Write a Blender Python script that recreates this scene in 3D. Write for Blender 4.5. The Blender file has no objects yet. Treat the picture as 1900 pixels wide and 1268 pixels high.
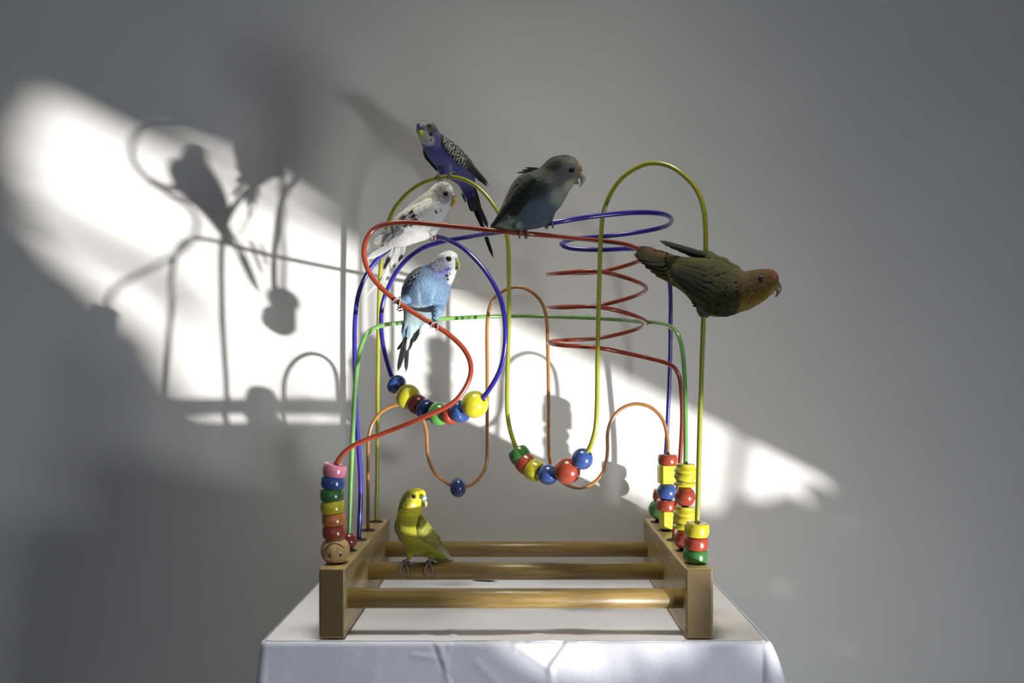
import bpy, bmesh, math, random
import numpy as np
from mathutils import Vector, Matrix, noise
from mathutils.bvhtree import BVHTree
rnd = random.Random(7)
S = bpy.context.scene
COL = S.collection

# ------------------------------------------------------------------ camera, sun, lamps, exposure
T = 0.80                      # height of the cloth top
FPX, CX, CY = 1792.0, 966.0, 690.0
CAMZ = T + 0.3057             # camera stands at x=0, y=0 and looks along +Y
WALL = 1.49
XR = 1.25
DY = (1.60-XR)/1.17; DZ = 0.58*DY

def P(x, y, d):
    """a measured image point at depth d (metres from the camera along +Y)"""
    return Vector(((x-CX)/FPX*d, d, CAMZ-(y-CY)/FPX*d))

def px(v):
    return (v.x/v.y*FPX+CX, (CAMZ-v.z)/v.y*FPX+CY)

cam = bpy.data.cameras.new('camera'); camo = bpy.data.objects.new('camera', cam); COL.objects.link(camo)
camo.location = (0, 0, CAMZ); camo.rotation_euler = (math.pi/2, 0, 0)
cam.sensor_width = 36; cam.lens = FPX/1900*36
cam.shift_x = (950-CX)/1900; cam.shift_y = (CY-634)/1900
cam.clip_start = 0.02
S.camera = camo

SUNDIR = Vector((-1.17, 1.0, 0.58))
def lamp(name, kind, loc, power, color, size=None, size_y=None, aim=None):
    l = bpy.data.lights.new(name, kind); o = bpy.data.objects.new(name, l); COL.objects.link(o)
    o.location = loc; l.color = color; l.energy = power
    if kind == 'AREA':
        l.shape = 'RECTANGLE'; l.size = size; l.size_y = size_y
    if aim is not None:
        o.rotation_euler = Vector(aim).to_track_quat('-Z', 'Y').to_euler()
    return l
sun = lamp('sun', 'SUN', (3, -2, 0), 7.4, (1.0, 0.975, 0.93), aim=SUNDIR)
sun.angle = math.radians(1.3)
def spread(l, deg): l.spread = math.radians(deg)
lamp('window_daylight', 'AREA', (XR-0.02, -0.10, 0.56), 15.0, (0.95, 0.98, 1.0), 0.40, 0.24, (-1, 0, 0))
spread(lamp('overhead_fill', 'AREA', (0.0, 1.02, 2.42), 2.0, (1.0, 0.96, 0.82), 0.5, 0.34, (0, 0.06, -1)), 57)  # added warm fill to brighten the cloth top; the ceiling has no opening
spread(lamp('front_fill', 'AREA', (0.2, -1.7, 0.95), 1.7, (0.46, 0.58, 1.0), 1.8, 0.9, (-0.05, 1, -0.1)), 100)  # added blue fill from behind the camera; no window stands there

W = bpy.data.worlds.new('world'); S.world = W; W.use_nodes = True
W.node_tree.nodes['Background'].inputs[0].default_value = (0.62, 0.74, 1.0, 1)
W.node_tree.nodes['Background'].inputs[1].default_value = 0.6
S.view_settings.view_transform = 'Standard'
S.view_settings.look = 'None'
S.view_settings.gamma = 1
S.view_settings.exposure = 0.0
S.view_settings.use_curve_mapping = False
S.cycles.max_bounces = 8

# ------------------------------------------------------------------ materials
def lin(c):
    return tuple(((v/255)/12.92 if v/255 <= 0.04045 else ((v/255+0.055)/1.055)**2.4) for v in c)

def new_mat(name, rough=0.5, coat=0.0, spec=0.5):
    m = bpy.data.materials.new(name); m.use_nodes = True
    b = m.node_tree.nodes['Principled BSDF']
    b.inputs['Roughness'].default_value = rough
    b.inputs['Coat Weight'].default_value = coat
    b.inputs['Specular IOR Level'].default_value = spec
    return m, m.node_tree, b

def nd(t, kind, **kw):
    n = t.nodes.new(kind)
    for k, v in kw.items():
        if k.startswith('i_'):
            n.inputs[k[2:]].default_value = v
        else:
            setattr(n, k, v)
    return n

def ramp(t, fac, stops):
    r = t.nodes.new('ShaderNodeValToRGB')
    e = r.color_ramp.elements
    while len(e) < len(stops): e.new(0.5)
    for el, (p, c) in zip(e, stops):
        el.position = p; el.color = (*c, 1)
    t.links.new(fac, r.inputs[0]); return r.outputs[0]

def bump(t, b, h, strength, dist):
    n = nd(t, 'ShaderNodeBump', i_Strength=strength, i_Distance=dist)
    t.links.new(h, n.inputs['Height']); t.links.new(n.outputs[0], b.inputs['Normal'])

def obj_coords(t, scale):
    c = nd(t, 'ShaderNodeTexCoord'); m = nd(t, 'ShaderNodeMapping'); m.inputs['Scale'].default_value = scale
    t.links.new(c.outputs['Object'], m.inputs['Vector']); return m.outputs[0]

_paint = {}
def paint(rgb, rough=0.28, coat=0.25, name='paint'):
    key = (rgb, rough, coat)
    if key in _paint: return _paint[key]
    m, t, b = new_mat(name, rough, coat)
    v = obj_coords(t, (60, 60, 60))
    n = nd(t, 'ShaderNodeTexNoise', i_Scale=1.6, i_Detail=4.0); t.links.new(v, n.inputs['Vector'])
    c = lin(rgb)
    t.links.new(ramp(t, n.outputs['Fac'], [(0.25, tuple(x*0.86 for x in c)), (0.7, c)]), b.inputs['Base Color'])
    bump(t, b, n.outputs['Fac'], 0.05, 0.002)
    b.inputs['Coat Roughness'].default_value = 0.15
    _paint[key] = m; return m

def plaster(name, rgb):
    m, t, b = new_mat(name, 0.85, 0, 0.25)
    v = obj_coords(t, (1, 1, 1))
    n = nd(t, 'ShaderNodeTexNoise', i_Scale=5.0, i_Detail=6.0); t.links.new(v, n.inputs['Vector'])
    f = nd(t, 'ShaderNodeTexNoise', i_Scale=140.0, i_Detail=3.0); t.links.new(v, f.inputs['Vector'])
    c = lin(rgb)
    t.links.new(ramp(t, n.outputs['Fac'], [(0.3, tuple(x*0.95 for x in c)), (0.7, c)]), b.inputs['Base Color'])
    bump(t, b, f.outputs['Fac'], 0.12, 0.0015)
    return m
M_WALL = plaster('wall_plaster', (226, 225, 222))
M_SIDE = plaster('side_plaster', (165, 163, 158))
M_FLOOR, t, b = new_mat('floor_boards', 0.6)
v = obj_coords(t, (1, 8, 1)); n = nd(t, 'ShaderNodeTexNoise', i_Scale=3.0, i_Detail=6.0); t.links.new(v, n.inputs['Vector'])
t.links.new(ramp(t, n.outputs['Fac'], [(0.3, lin((84, 76, 66))), (0.7, lin((112, 104, 92)))]), b.inputs['Base Color'])

def wood(name, dark, light, scale, ring=9.0, rough=0.42, rot=(0, 0, 0)):
    m, t, b = new_mat(name, rough, 0.15)
    c = nd(t, 'ShaderNodeTexCoord'); mp = nd(t, 'ShaderNodeMapping')
    mp.inputs['Scale'].default_value = scale; mp.inputs['Rotation'].default_value = rot
    t.links.new(c.outputs['Object'], mp.inputs['Vector'])
    n = nd(t, 'ShaderNodeTexNoise', i_Scale=ring, i_Detail=5.0, i_Roughness=0.6); t.links.new(mp.outputs[0], n.inputs['Vector'])
    f = nd(t, 'ShaderNodeTexNoise', i_Scale=ring*9, i_Detail=2.0); t.links.new(mp.outputs[0], f.inputs['Vector'])
    mx = nd(t, 'ShaderNodeMath', operation='MULTIPLY_ADD'); mx.inputs[1].default_value = 0.35
    t.links.new(f.outputs['Fac'], mx.inputs[0]); t.links.new(n.outputs['Fac'], mx.inputs[2])
    t.links.new(ramp(t, mx.outputs[0], [(0.48, lin(dark)), (0.85, lin(light))]), b.inputs['Base Color'])
    bump(t, b, mx.outputs[0], 0.15, 0.001)
    return m
M_RAIL = wood('beech_long_grain', (132, 112, 70), (186, 162, 108), (40, 3, 40), 2.0)
M_DOWEL = wood('beech_dowel', (112, 92, 50), (160, 134, 80), (2.2, 40, 40), 2.2)
M_FACE = wood('bare_wood_bead', (160, 125, 80), (200, 165, 112), (60, 60, 20), 2.0, 0.5)

M_END, t, b = new_mat('beech_end_grain', 0.5, 0.1)
v = obj_coords(t, (1, 1, 1)); mp = nd(t, 'ShaderNodeMapping'); mp.inputs['Rotation'].default_value = (0, math.radians(42), 0)
t.links.new(v, mp.inputs['Vector'])
wv = nd(t, 'ShaderNodeTexWave', i_Scale=130.0, i_Distortion=5.0, i_Detail=3.0); wv.bands_direction = 'Z'
t.links.new(mp.outputs[0], wv.inputs['Vector'])
n = nd(t, 'ShaderNodeTexNoise', i_Scale=420.0, i_Detail=2.0); t.links.new(v, n.inputs['Vector'])
mx = nd(t, 'ShaderNodeMath', operation='MULTIPLY_ADD'); mx.inputs[1].default_value = 0.6
t.links.new(n.outputs['Fac'], mx.inputs[0]); t.links.new(wv.outputs['Fac'], mx.inputs[2])
t.links.new(ramp(t, mx.outputs[0], [(0.3, lin((96, 78, 44))), (1.0, lin((118, 98, 60)))]), b.inputs['Base Color'])

M_CLOTH, t, b = new_mat('white_linen', 0.9, 0, 0.15)
v = obj_coords(t, (1, 1, 1))
mp = nd(t, 'ShaderNodeMapping'); mp.inputs['Scale'].default_value = (900, 900, 60); t.links.new(v, mp.inputs['Vector'])
n1 = nd(t, 'ShaderNodeTexNoise', i_Scale=1.0, i_Detail=2.0); t.links.new(mp.outputs[0], n1.inputs['Vector'])
mp2 = nd(t, 'ShaderNodeMapping'); mp2.inputs['Scale'].default_value = (200, 200, 900); t.links.new(v, mp2.inputs['Vector'])
n2 = nd(t, 'ShaderNodeTexNoise', i_Scale=1.0, i_Detail=2.0); t.links.new(mp2.outputs[0], n2.inputs['Vector'])
ad = nd(t, 'ShaderNodeMath', operation='ADD'); t.links.new(n1.outputs['Fac'], ad.inputs[0]); t.links.new(n2.outputs['Fac'], ad.inputs[1])
t.links.new(ramp(t, ad.outputs[0], [(0.7, lin((222, 222, 236))), (1.0, lin((232, 232, 243)))]), b.inputs['Base Color'])
bump(t, b, ad.outputs[0], 0.2, 0.0005)

M_FEATHER, t, b = new_mat('feathers', 0.75, 0, 0.25)
a = nd(t, 'ShaderNodeVertexColor', layer_name='Col')
v = obj_coords(t, (500, 500, 500)); n = nd(t, 'ShaderNodeTexNoise', i_Scale=1.0, i_Detail=3.0); t.links.new(v, n.inputs['Vector'])
mm = nd(t, 'ShaderNodeMix', data_type='RGBA', blend_type='MULTIPLY'); mm.inputs[0].default_value = 0.35
t.links.new(a.outputs[0], mm.inputs[6])
t.links.new(ramp(t, n.outputs['Fac'], [(0.3, (0.62, 0.62, 0.62)), (0.65, (1, 1, 1))]), mm.inputs[7])
t.links.new(mm.outputs[2], b.inputs['Base Color'])
b.inputs['Sheen Weight'].default_value = 0.15
bump(t, b, n.outputs['Fac'], 0.25, 0.001)

M_EYE = paint((10, 8, 8), 0.06, 0.6, 'eye')
M_IRIS = paint((96, 74, 58), 0.25, 0.2, 'iris')
M_RUBBER = paint((26, 24, 22), 0.5, 0.0, 'grommet_rubber')
M_INK = paint((34, 26, 20), 0.6, 0.0, 'burnt_line')

# ------------------------------------------------------------------ object helpers
def link_mesh(name, verts, faces, mat, parent=None, smooth=True, cols=None, mats=None, fmat=None):
    me = bpy.data.meshes.new(name); me.from_pydata([tuple(v) for v in verts], [], faces); me.update()
    for m in (mats or [mat]): me.materials.append(m)
    if fmat:
        me.polygons.foreach_set('material_index', fmat)
    if smooth: me.polygons.foreach_set('use_smooth', [True]*len(me.polygons))
    if cols is not None:
        at = me.color_attributes.new('Col', 'FLOAT_COLOR', 'POINT')
        at.data.foreach_set('color', np.array([(*c[:3], 1.0) for c in cols], dtype=np.float32).ravel())
    o = bpy.data.objects.new(name, me); COL.objects.link(o)
    if parent is not None:
        o.parent = parent
        o.matrix_parent_inverse = parent_world(parent).inverted()
    return o

def parent_world(p):
    m = Matrix.LocRotScale(p.location, p.rotation_euler, p.scale)
    return m if p.parent is None else parent_world(p.parent) @ p.matrix_parent_inverse @ m

def empty(name, loc, label, cat, group=None):
    o = bpy.data.objects.new(name, None); COL.objects.link(o); o.location = loc
    o.empty_display_size = 0.02
    o['label'] = label; o['category'] = cat
    if group: o['group'] = group
    return o

def tag(o, label, cat, group=None):
    o['label'] = label; o['category'] = cat
    if group: o['group'] = group
    return o

class MB:
    def __init__(s): s.v = []; s.f = []; s.c = []
    def add(s, v, f, c=None):
        k = len(s.v); s.v += list(v); s.f += [tuple(i+k for i in q) for q in f]
        if c is not None: s.c += list(c)
    def build(s, name, mat, parent=None, smooth=True):
        return link_mesh(name, s.v, s.f, mat, parent, smooth, s.c if s.c else None)

def box(lo, hi):
    x0, y0, z0 = lo; x1, y1, z1 = hi
    v = [(x0,y0,z0),(x1,y0,z0),(x1,y1,z0),(x0,y1,z0),(x0,y0,z1),(x1,y0,z1),(x1,y1,z1),(x0,y1,z1)]
    return v, [(0,3,2,1),(4,5,6,7),(0,1,5,4),(1,2,6,5),(2,3,7,6),(3,0,4,7)]

def bevel_box(lo, hi, r, seg=3):
    bm = bmesh.new(); v, f = box(lo, hi)
    vs = [bm.verts.new(p) for p in v]
    for q in f: bm.faces.new([vs[i] for i in q])
    bmesh.ops.bevel(bm, geom=bm.edges[:], offset=r, segments=seg, affect='EDGES', profile=0.5)
    bm.normal_update(); bm.verts.index_update()
    out = [v.co.copy() for v in bm.verts], [tuple(x.index for x in f.verts) for f in bm.faces], [f.normal.copy() for f in bm.faces]
    bm.free(); return out

def catmull(pts, n):
    """n+1 samples of a centripetal-ish Catmull-Rom through rows of numbers, even in chord length"""
    p = np.array(pts, float)
    q = np.vstack([2*p[0]-p[1], p, 2*p[-1]-p[-2]])
    out = []
    m = 24
    for i in range(1, len(q)-2):
        a, b_, c, d = q[i-1], q[i], q[i+1], q[i+2]
        for k in range(m):
            t = k/m
            out.append(0.5*((2*b_)+(c-a)*t+(2*a-5*b_+4*c-d)*t*t+(3*b_-a-3*c+d)*t**3))
    out.append(p[-1]); out = np.array(out)
    L = np.concatenate([[0], np.cumsum(np.linalg.norm(np.diff(out[:, :3], axis=0), axis=1))])
    s = np.linspace(0, L[-1], n+1)
    return np.stack([np.interp(s, L, out[:, k]) for k in range(out.shape[1])], axis=1)

def tube(path, radii, n=12, caps=True):
    """path: list of Vectors, radii per point; round caps"""
    path = [Vector(p) for p in path]; N = len(path)
    if not hasattr(radii, '__len__'): radii = [radii]*N
    tang = [(path[min(i+1, N-1)]-path[max(i-1, 0)]).normalized() for i in range(N)]
    up = Vector((0, 0, 1)) if abs(tang[0].z) < 0.9 else Vector((1, 0, 0))
    nrm = (up-tang[0]*up.dot(tang[0])).normalized()
    V = []; F = []
    for i in range(N):
        nrm = (nrm-tang[i]*nrm.dot(tang[i])).normalized(); bi = tang[i].cross(nrm)
        for k in range(n):
            a_ = 2*math.pi*k/n
            V.append(path[i]+(nrm*math.cos(a_)+bi*math.sin(a_))*radii[i])
    for i in range(N-1):
        for k in range(n):
            F.append((i*n+k, i*n+(k+1) % n, (i+1)*n+(k+1) % n, (i+1)*n+k))
    if caps:
        V.append(path[0]-tang[0]*radii[0]*0.6); a0 = len(V)-1
        V.append(path[-1]+tang[-1]*radii[-1]*0.6); a1 = len(V)-1
        for k in range(n):
            F.append((a0, (k+1) % n, k)); F.append((a1, (N-1)*n+k, (N-1)*n+(k+1) % n))
    return V, F

def lathe(profile, axis, centre, n=40, closed=True):
    """profile: (radius, height) loop revolved about axis through centre"""
    ax = Vector(axis).normalized(); up = Vector((0, 1, 0)) if abs(ax.y) < 0.9 else Vector((1, 0, 0))
    e1 = (up-ax*up.dot(ax)).normalized(); e2 = ax.cross(e1)
    V = []; F = []; m = len(profile)
    for r, h in profile:
        for k in range(n):
            a_ = 2*math.pi*k/n
            V.append(centre+ax*h+(e1*math.cos(a_)+e2*math.sin(a_))*r)
    for i in range(m if closed else m-1):
        j = (i+1) % m
        for k in range(n):
            F.append((i*n+k, i*n+(k+1) % n, j*n+(k+1) % n, j*n+k))
    return V, F

# ------------------------------------------------------------------ room
def wallbox(name, lo, hi, mat):
    v, f = box(lo, hi); o = link_mesh(name, v, f, mat, smooth=False); o['kind'] = 'structure'; return o
XL, YF, H = -2.1, -2.1, 2.5
wallbox('floor', (XL-0.1, YF-0.1, -0.12), (XR+0.06, WALL+0.1, 0), M_FLOOR)
wallbox('ceiling', (XL-0.1, YF-0.1, H), (XR+0.06, WALL+0.1, H+0.1), M_SIDE)
wallbox('wall_back', (XL-0.1, WALL, 0), (XR+0.06, WALL+0.1, H), M_WALL)
wallbox('wall_left', (XL-0.1, YF, 0), (XL, WALL, H), M_SIDE)
wallbox('wall_front', (XL-0.1, YF-0.1, 0), (XR+0.06, YF, H), M_SIDE)
# right wall with a low window; added slats trim the light at its head
def sh(y, z): return y+DY, z+DZ
wy0, wz0 = sh(-0.68, -0.04); wy1, wz1 = sh(0.56, 0.45)
wz1 = sh(0, 0.45)[1]
mb = MB()
mb.add(*box((XR, YF, wz1), (XR+0.03, WALL, H)))
mb.add(*box((XR, YF, 0), (XR+0.03, wy0, wz1)))
mb.add(*box((XR, wy1, 0), (XR+0.03, WALL, wz1)))
mb.add(*box((XR, wy0, 0), (XR+0.03, wy1, wz0)))
o = mb.build('wall_right', M_SIDE, smooth=False); o['kind'] = 'structure'
mb = MB()      # added unseen slats that cut the sun patch, a slot left for dim light
def slat(y0, z0, y1, z1):
    a_, b_ = sh(y0, z0), sh(y1, z1); mb.add(*box((XR+0.005, a_[0], a_[1]), (XR+0.025, b_[0], b_[1])))
slat(-.70, .378, .58, .391)
slat(-.70, .388, -.40, .47)
slat(-.10, .388, .58, .47)
for k in range(16):     # slot tapers at both ends to soften the light patch
    ya = -.41+.32*k/16; q = (k+.5)/16
    slat(ya, .392+.030*min(1, 2.2*q, 3.2*(1-q)), ya+.0205, .47)
o = mb.build('light_slats', M_SIDE, smooth=False); o['kind'] = 'structure'
# added unseen leaves and twigs; their gap shapes the sunlight on the wall
GAP = [(-.53,.25),(-.525,.325),(-.505,.365),(-.46,.405),(-.2,.47),(.36,.41),(.5,.40),(.512,.38),(.502,.345),(.45,.32),(.40,.27),(.31,.225),
       (.2,.18),(.1,.155),(0,.135),(-.035,.115),(-.05,.18),(-.08,.20),(-.10,.17),(-.105,.10),(-.13,.065),(-.15,.05),(-.19,.012),(-.25,-.015),(-.30,.005),(-.37,.085),(-.46,.125),(-.52,.165),(-.53,.21)]
def inside(p, poly):
    c = False; j = len(poly)-1
    for i in range(len(poly)):
        (xi, yi), (xj, yj) = poly[i], poly[j]
        if (yi > p[1]) != (yj > p[1]) and p[0] < (xj-xi)*(p[1]-yi)/(yj-yi)+xi: c = not c
        j = i
    return c
mb = MB()
def leaf_mask(y, z, r):
    x = XR+0.07+rnd.random()*0.10; k = (x-XR)/1.17
    y, z = sh(y, z)
    c = Vector((x, y-k, z-0.58*k))
    n_ = (SUNDIR.normalized()+Vector((rnd.uniform(-.5,.5), rnd.uniform(-.5,.5), rnd.uniform(-.5,.5)))).normalized()
    e1 = n_.cross(Vector((rnd.random(), rnd.random(), rnd.random()))).normalized(); e2 = n_.cross(e1)
    q = [c+e1*r*1.5*u+e2*r*w_+n_*0.1*r*(1-abs(u)) for u, w_ in ((-1,0),(-.4,-.55),(.4,-.5),(1,0),(.4,.5),(-.4,.55))]
    mb.add(q, [tuple(range(6))])
for i in range(4200):
    y = rnd.uniform(-.72, .60); z = rnd.uniform(-.09, .42)
    r = 0.012+rnd.random()*0.014
    if all(not inside((y+r*0.75*math.cos(a_), z+r*0.75*math.sin(a_)), GAP) for a_ in np.linspace(0, 5.5, 7)):
        leaf_mask(y, z, r)
def twig_mask(pts, w_):
    V, F = tube([Vector((XR+0.12, sh(y, z)[0]-0.12/1.17, sh(y, z)[1]-0.58*0.12/1.17)) for y, z in pts], w_, 6); mb.add(V, F)
twig_mask([(-0.55, 0.185), (-0.526, 0.185), (-0.443, 0.18), (-0.359, 0.183), (-0.307, 0.15)], 0.013)
twig_mask([(-.16,-.02),(-.175,.04),(-.19,.10),(-.17,.13)], 0.007)
twig_mask([(.385,.18),(.40,.27),(.415,.40)], 0.009)
o = mb.build('light_mask_foliage', paint((60, 92, 40), 0.5, 0.0, 'mask_leaf'), smooth=False); o['kind'] = 'stuff'

# ------------------------------------------------------------------ table and cloth
TX0, TX1, TY0, TY1 = -0.296, 0.284, 1.093, 1.474
tb = empty('table', (0, 1.28, 0), 'plain table hidden under the white cloth', 'table')
v, f, _ = bevel_box((TX0+.004, TY0+.006, T-.032), (TX1-.004, TY1-.004, T-.0035), .003)
link_mesh('tabletop', v, f, M_RAIL, tb)
for x in (TX0+.04, TX1-.04):
    for y in (TY0+.05, TY1-.05):
        v, f, _ = bevel_box((x-.02, y-.02, 0), (x+.02, y+.02, T-.03), .003)
        link_mesh('leg', v, f, M_RAIL, tb)

def seg_dist(x, y, a_, b_):
    ax, ay = a_; bx, by = b_; dx, dy = bx-ax, by-ay
    t_ = max(0, min(1, ((x-ax)*dx+(y-ay)*dy)/(dx*dx+dy*dy+1e-9)))
    return math.hypot(x-ax-dx*t_, y-ay-dy*t_), t_
# creases: (from, to, width px, height m), measured on the front and on the top of the cloth
FRONT_CREASE = [((812,1188),(838,1275),7,.0035),((838,1186),(826,1235),6,.003),((826,1235),(846,1275),5,-.002),((800,1190),(822,1245),5,-.0025),
    ((955,1200),(1024,1246),6,.003),((962,1212),(1010,1246),5,-.002),((1056,1192),(1022,1238),5,.003),((1046,1190),(1016,1232),5,-.0025),((1022,1240),(1024,1285),7,.003),
    ((1066,1196),(1040,1232),4,.0018),((612,1278),(664,1218),7,.0016),((766,1216),(815,1222),5,.0016),((980,1196),(1000,1206),4,.002),
    ((885,1230),(930,1275),9,.0015),((700,1200),(690,1270),14,.0012),((1140,1200),(1160,1275),16,.001),((1300,1200),(1320,1280),18,.0014),((530,1200),(520,1275),16,.0014)]
TOP_CREASE = [((812,1128),(830,1165),5,.0012),((830,1165),(848,1188),5,.0016),((818,1150),(845,1150),4,.0012),((640,1180),(800,1186),5,.0012),
    ((1020,1166),(1120,1176),5,.0014),((1030,1174),(1260,1184),5,.0013),((940,1182),(1060,1180),6,.0014),((850,1162),(960,1168),6,.0008),((1040,1150),(1100,1146),8,.0008),
    ((990,1178),(1030,1190),4,.0014),((770,1176),(800,1180),4,.001)]
def cloth_mesh():
    hw, hd = (TX1-TX0)/2, (TY1-TY0)/2; cx, cy = (TX0+TX1)/2, (TY0+TY1)/2
    rc = 0.010
    loop = []   # (x, y, nx, ny) anticlockwise from front-left
    def side(n, a_, b_, nn):
        for i in range(n):
            t_ = i/n; loop.append((a_[0]+(b_[0]-a_[0])*t_, a_[1]+(b_[1]-a_[1])*t_, *nn))
    def corner(c, a0, n=10):
        for i in range(n):
            a_ = a0+math.pi/2*i/n; loop.append((c[0]+rc*math.cos(a_), c[1]+rc*math.sin(a_), math.cos(a_), math.sin(a_)))
    X, Y = hw-rc, hd-rc
    corner((-X, -Y), math.pi); side(430, (-X, -hd), (X, -hd), (0, -1))
    corner((X, -Y), -math.pi/2); side(70, (hw, -Y), (hw, Y), (1, 0))
    corner((X, Y), 0); side(60, (X, hd), (-X, hd), (0, 1))
    corner((-X, Y), math.pi/2); side(70, (-hw, Y), (-hw, -Y), (-1, 0))
    M = len(loop); V = []; F = []
    rings = [0.02, .3, .5, .65, .75]+list(np.linspace(.8, .985, 44))
    for s in rings:
        for x, y, nx, ny in loop:
            wx, wy = cx+x*s, cy+y*s; z = T+0.0005*noise.noise((wx*14, wy*14, 0))*min(1, (1-s)*20)
            if wy < 1.30:
                p = px(Vector((wx, wy, T)))
                for a_, b_, w_, h in TOP_CREASE:
                    dd, tt = seg_dist(*p, a_, b_); z += h*math.exp(-(dd/w_)**2)*(0.5+0.5*math.sin(math.pi*tt))
            # keep the cloth flat where the toy's rails stand
            V.append(Vector((wx, wy, z)))
    drop = [0, .0012, .003, .0055]+list(np.linspace(.008, .085, 44))+list(np.linspace(.095, .27, 16))
    for dz in drop:
        rr = .005
        o_ = -rr*(1-min(1, math.sqrt(max(0, 1-(1-min(dz, rr)/rr)**2))))
        for x, y, nx, ny in loop:
            fl = 0.0
            if nx > 0: fl += nx*(.030*(1-math.exp(-dz/.055))+.03*dz)
            if nx < 0: fl += -nx*.11*dz
            if ny > 0: fl += ny*.002
            if ny < 0: fl += -ny*(.02*dz)
            wave = .0016*math.sin(x*38+1)*min(1, dz*12)+.0025*noise.noise((x*9, y*9, dz*6))*min(1, dz*14)
            cr = 0
            if ny < -0.9:
                p = px(Vector((cx+x, TY0, T-dz)))
                for a_, b_, w_, h in FRONT_CREASE:
                    dd, tt = seg_dist(*p, a_, b_); cr += .45*h*math.exp(-(dd/w_)**2)
            off = o_+fl+(wave*(0 if ny > .5 else 1))+cr*min(1, dz/.003)
            V.append(Vector((cx+x+nx*off, cy+y+ny*off, T-dz-(.0 if dz else 0))))
    R = len(rings)+len(drop)
    for r in range(R-1):
        for k in range(M):
            F.append((r*M+k, r*M+(k+1) % M, (r+1)*M+(k+1) % M, (r+1)*M+k))
    V.append(Vector((cx, cy, T))); c0 = len(V)-1
    for k in range(M): F.append((c0, (k+1) % M, k))
    F = [tuple(reversed(q)) for q in F]
    return V, F
V, F = cloth_mesh()
tag(link_mesh('tablecloth', V, F, M_CLOTH), 'creased white linen cloth covering the table under the wooden bead toy', 'tablecloth')

# ------------------------------------------------------------------ bead maze frame
maze = empty('bead_maze', (0, 1.29, T), 'wooden bead maze toy with coloured looping wires standing on the white cloth', 'toy')
RT, RB = T+0.0817, T+0.0012
RX = {'l': ((591-CX)/FPX*1.1, (640-CX)/FPX*1.1), 'r': ((1272-CX)/FPX*1.1, (1324-CX)/FPX*1.1)}
for k in 'lr':
    v, f, nn = bevel_box((RX[k][0], 1.1, RB), (RX[k][1], 1.476, RT), .003)
    c0 = Vector(((RX[k][0]+RX[k][1])/2, 1.288, (RT+RB)/2))
    o = link_mesh('side_rail', [p-c0 for p in v], f, None, None, True, None, [M_RAIL, M_END], [1 if abs(n_.y) > .8 else 0 for n_ in nn])
    o.location = c0; o.parent = maze; o.matrix_parent_inverse = parent_world(maze).inverted()
    md = o.modifiers.new('wn', 'WEIGHTED_NORMAL')
for d, yc in ((1.127, 1110.5), (1.279, 1060), (1.438, 1019.5)):
    z = CAMZ-(yc-CY)/FPX*d
    V, F = tube([Vector((RX['l'][1]-.004, d, z)), Vector((RX['r'][0]+.004, d, z))], .0116, 32)
    c0 = Vector((0, d, z))
    o = link_mesh('crossbar', [p-c0 for p in V], F, M_DOWEL, None); o.location = c0
    o.parent = maze; o.matrix_parent_inverse = parent_world(maze).inverted()

HD = [1.131, 1.207, 1.284, 1.361, 1.438]
XLH = (RX['l'][0]+RX['l'][1])/2; XRH = (RX['r'][0]+RX['r'][1])/2
def hole(side, i):
    return Vector((XLH if side == 'l' else XRH, HD[i], RT))
def hp(side, i):       # the hole's own image point, so that wires end in it
    return (*px(hole(side, i)), HD[i])
gm = []
for s in 'lr':
    for i in range(5):
        c = hole(s, i)
        V, F = lathe([(.0034, -.002), (.0034, .0016), (.006, .0022), (.0098, .0014), (.0105, .0002), (.0105, -.002)], (0, 0, 1), c, 28)
        gm.append(link_mesh('grommet', V, F, M_RUBBER, maze))

WIRES = {}
def wire(name, label, rgb, pts, r):
    p3 = [tuple(P(*q)) for q in pts]
    a_ = catmull(p3, int(len(pts)*9))
    path = [Vector(q) for q in a_]
    V, F = tube(path, r, 14)
    o = link_mesh('wire', V, F, paint(rgb, 0.24, 0.35, 'wire_'+name), maze); o['label'] = label
    WIRES[name] = path
    return path
hx = hp('l', 4)
wire('yellow', 'yellow wire with two tall arches', (154, 156, 46),
     [hp('l',4),(700,860,1.438),(701,700,1.437),(703,560,1.436),(708,480,1.433),(722,408,1.423),(745,370,1.409),(778,343,1.388),(820,329,1.363),(860,333,1.339),
      (895,355,1.320),(925,395,1.303),(941,440,1.294),(944,500,1.293),(944,600,1.293),(941,720,1.294),(943,780,1.293),(957,830,1.286),(975,860,1.276),(1000,877,1.264),
      (1030,881,1.248),(1060,870,1.234),(1085,846,1.222),(1100,815,1.215),(1107,770,1.211),(1109,650,1.210),(1112,520,1.209),(1116,420,1.207),(1126,375,1.202),
      (1150,335,1.191),(1185,310,1.176),(1215,303,1.163),(1250,312,1.148),(1285,342,1.133),(1303,378,1.126),(1309,425,1.123),(1308,520,1.124),(1303,650,1.126),
      (1298,800,1.128),(1294,960,1.129),hp('r',0)], .0029)
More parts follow.
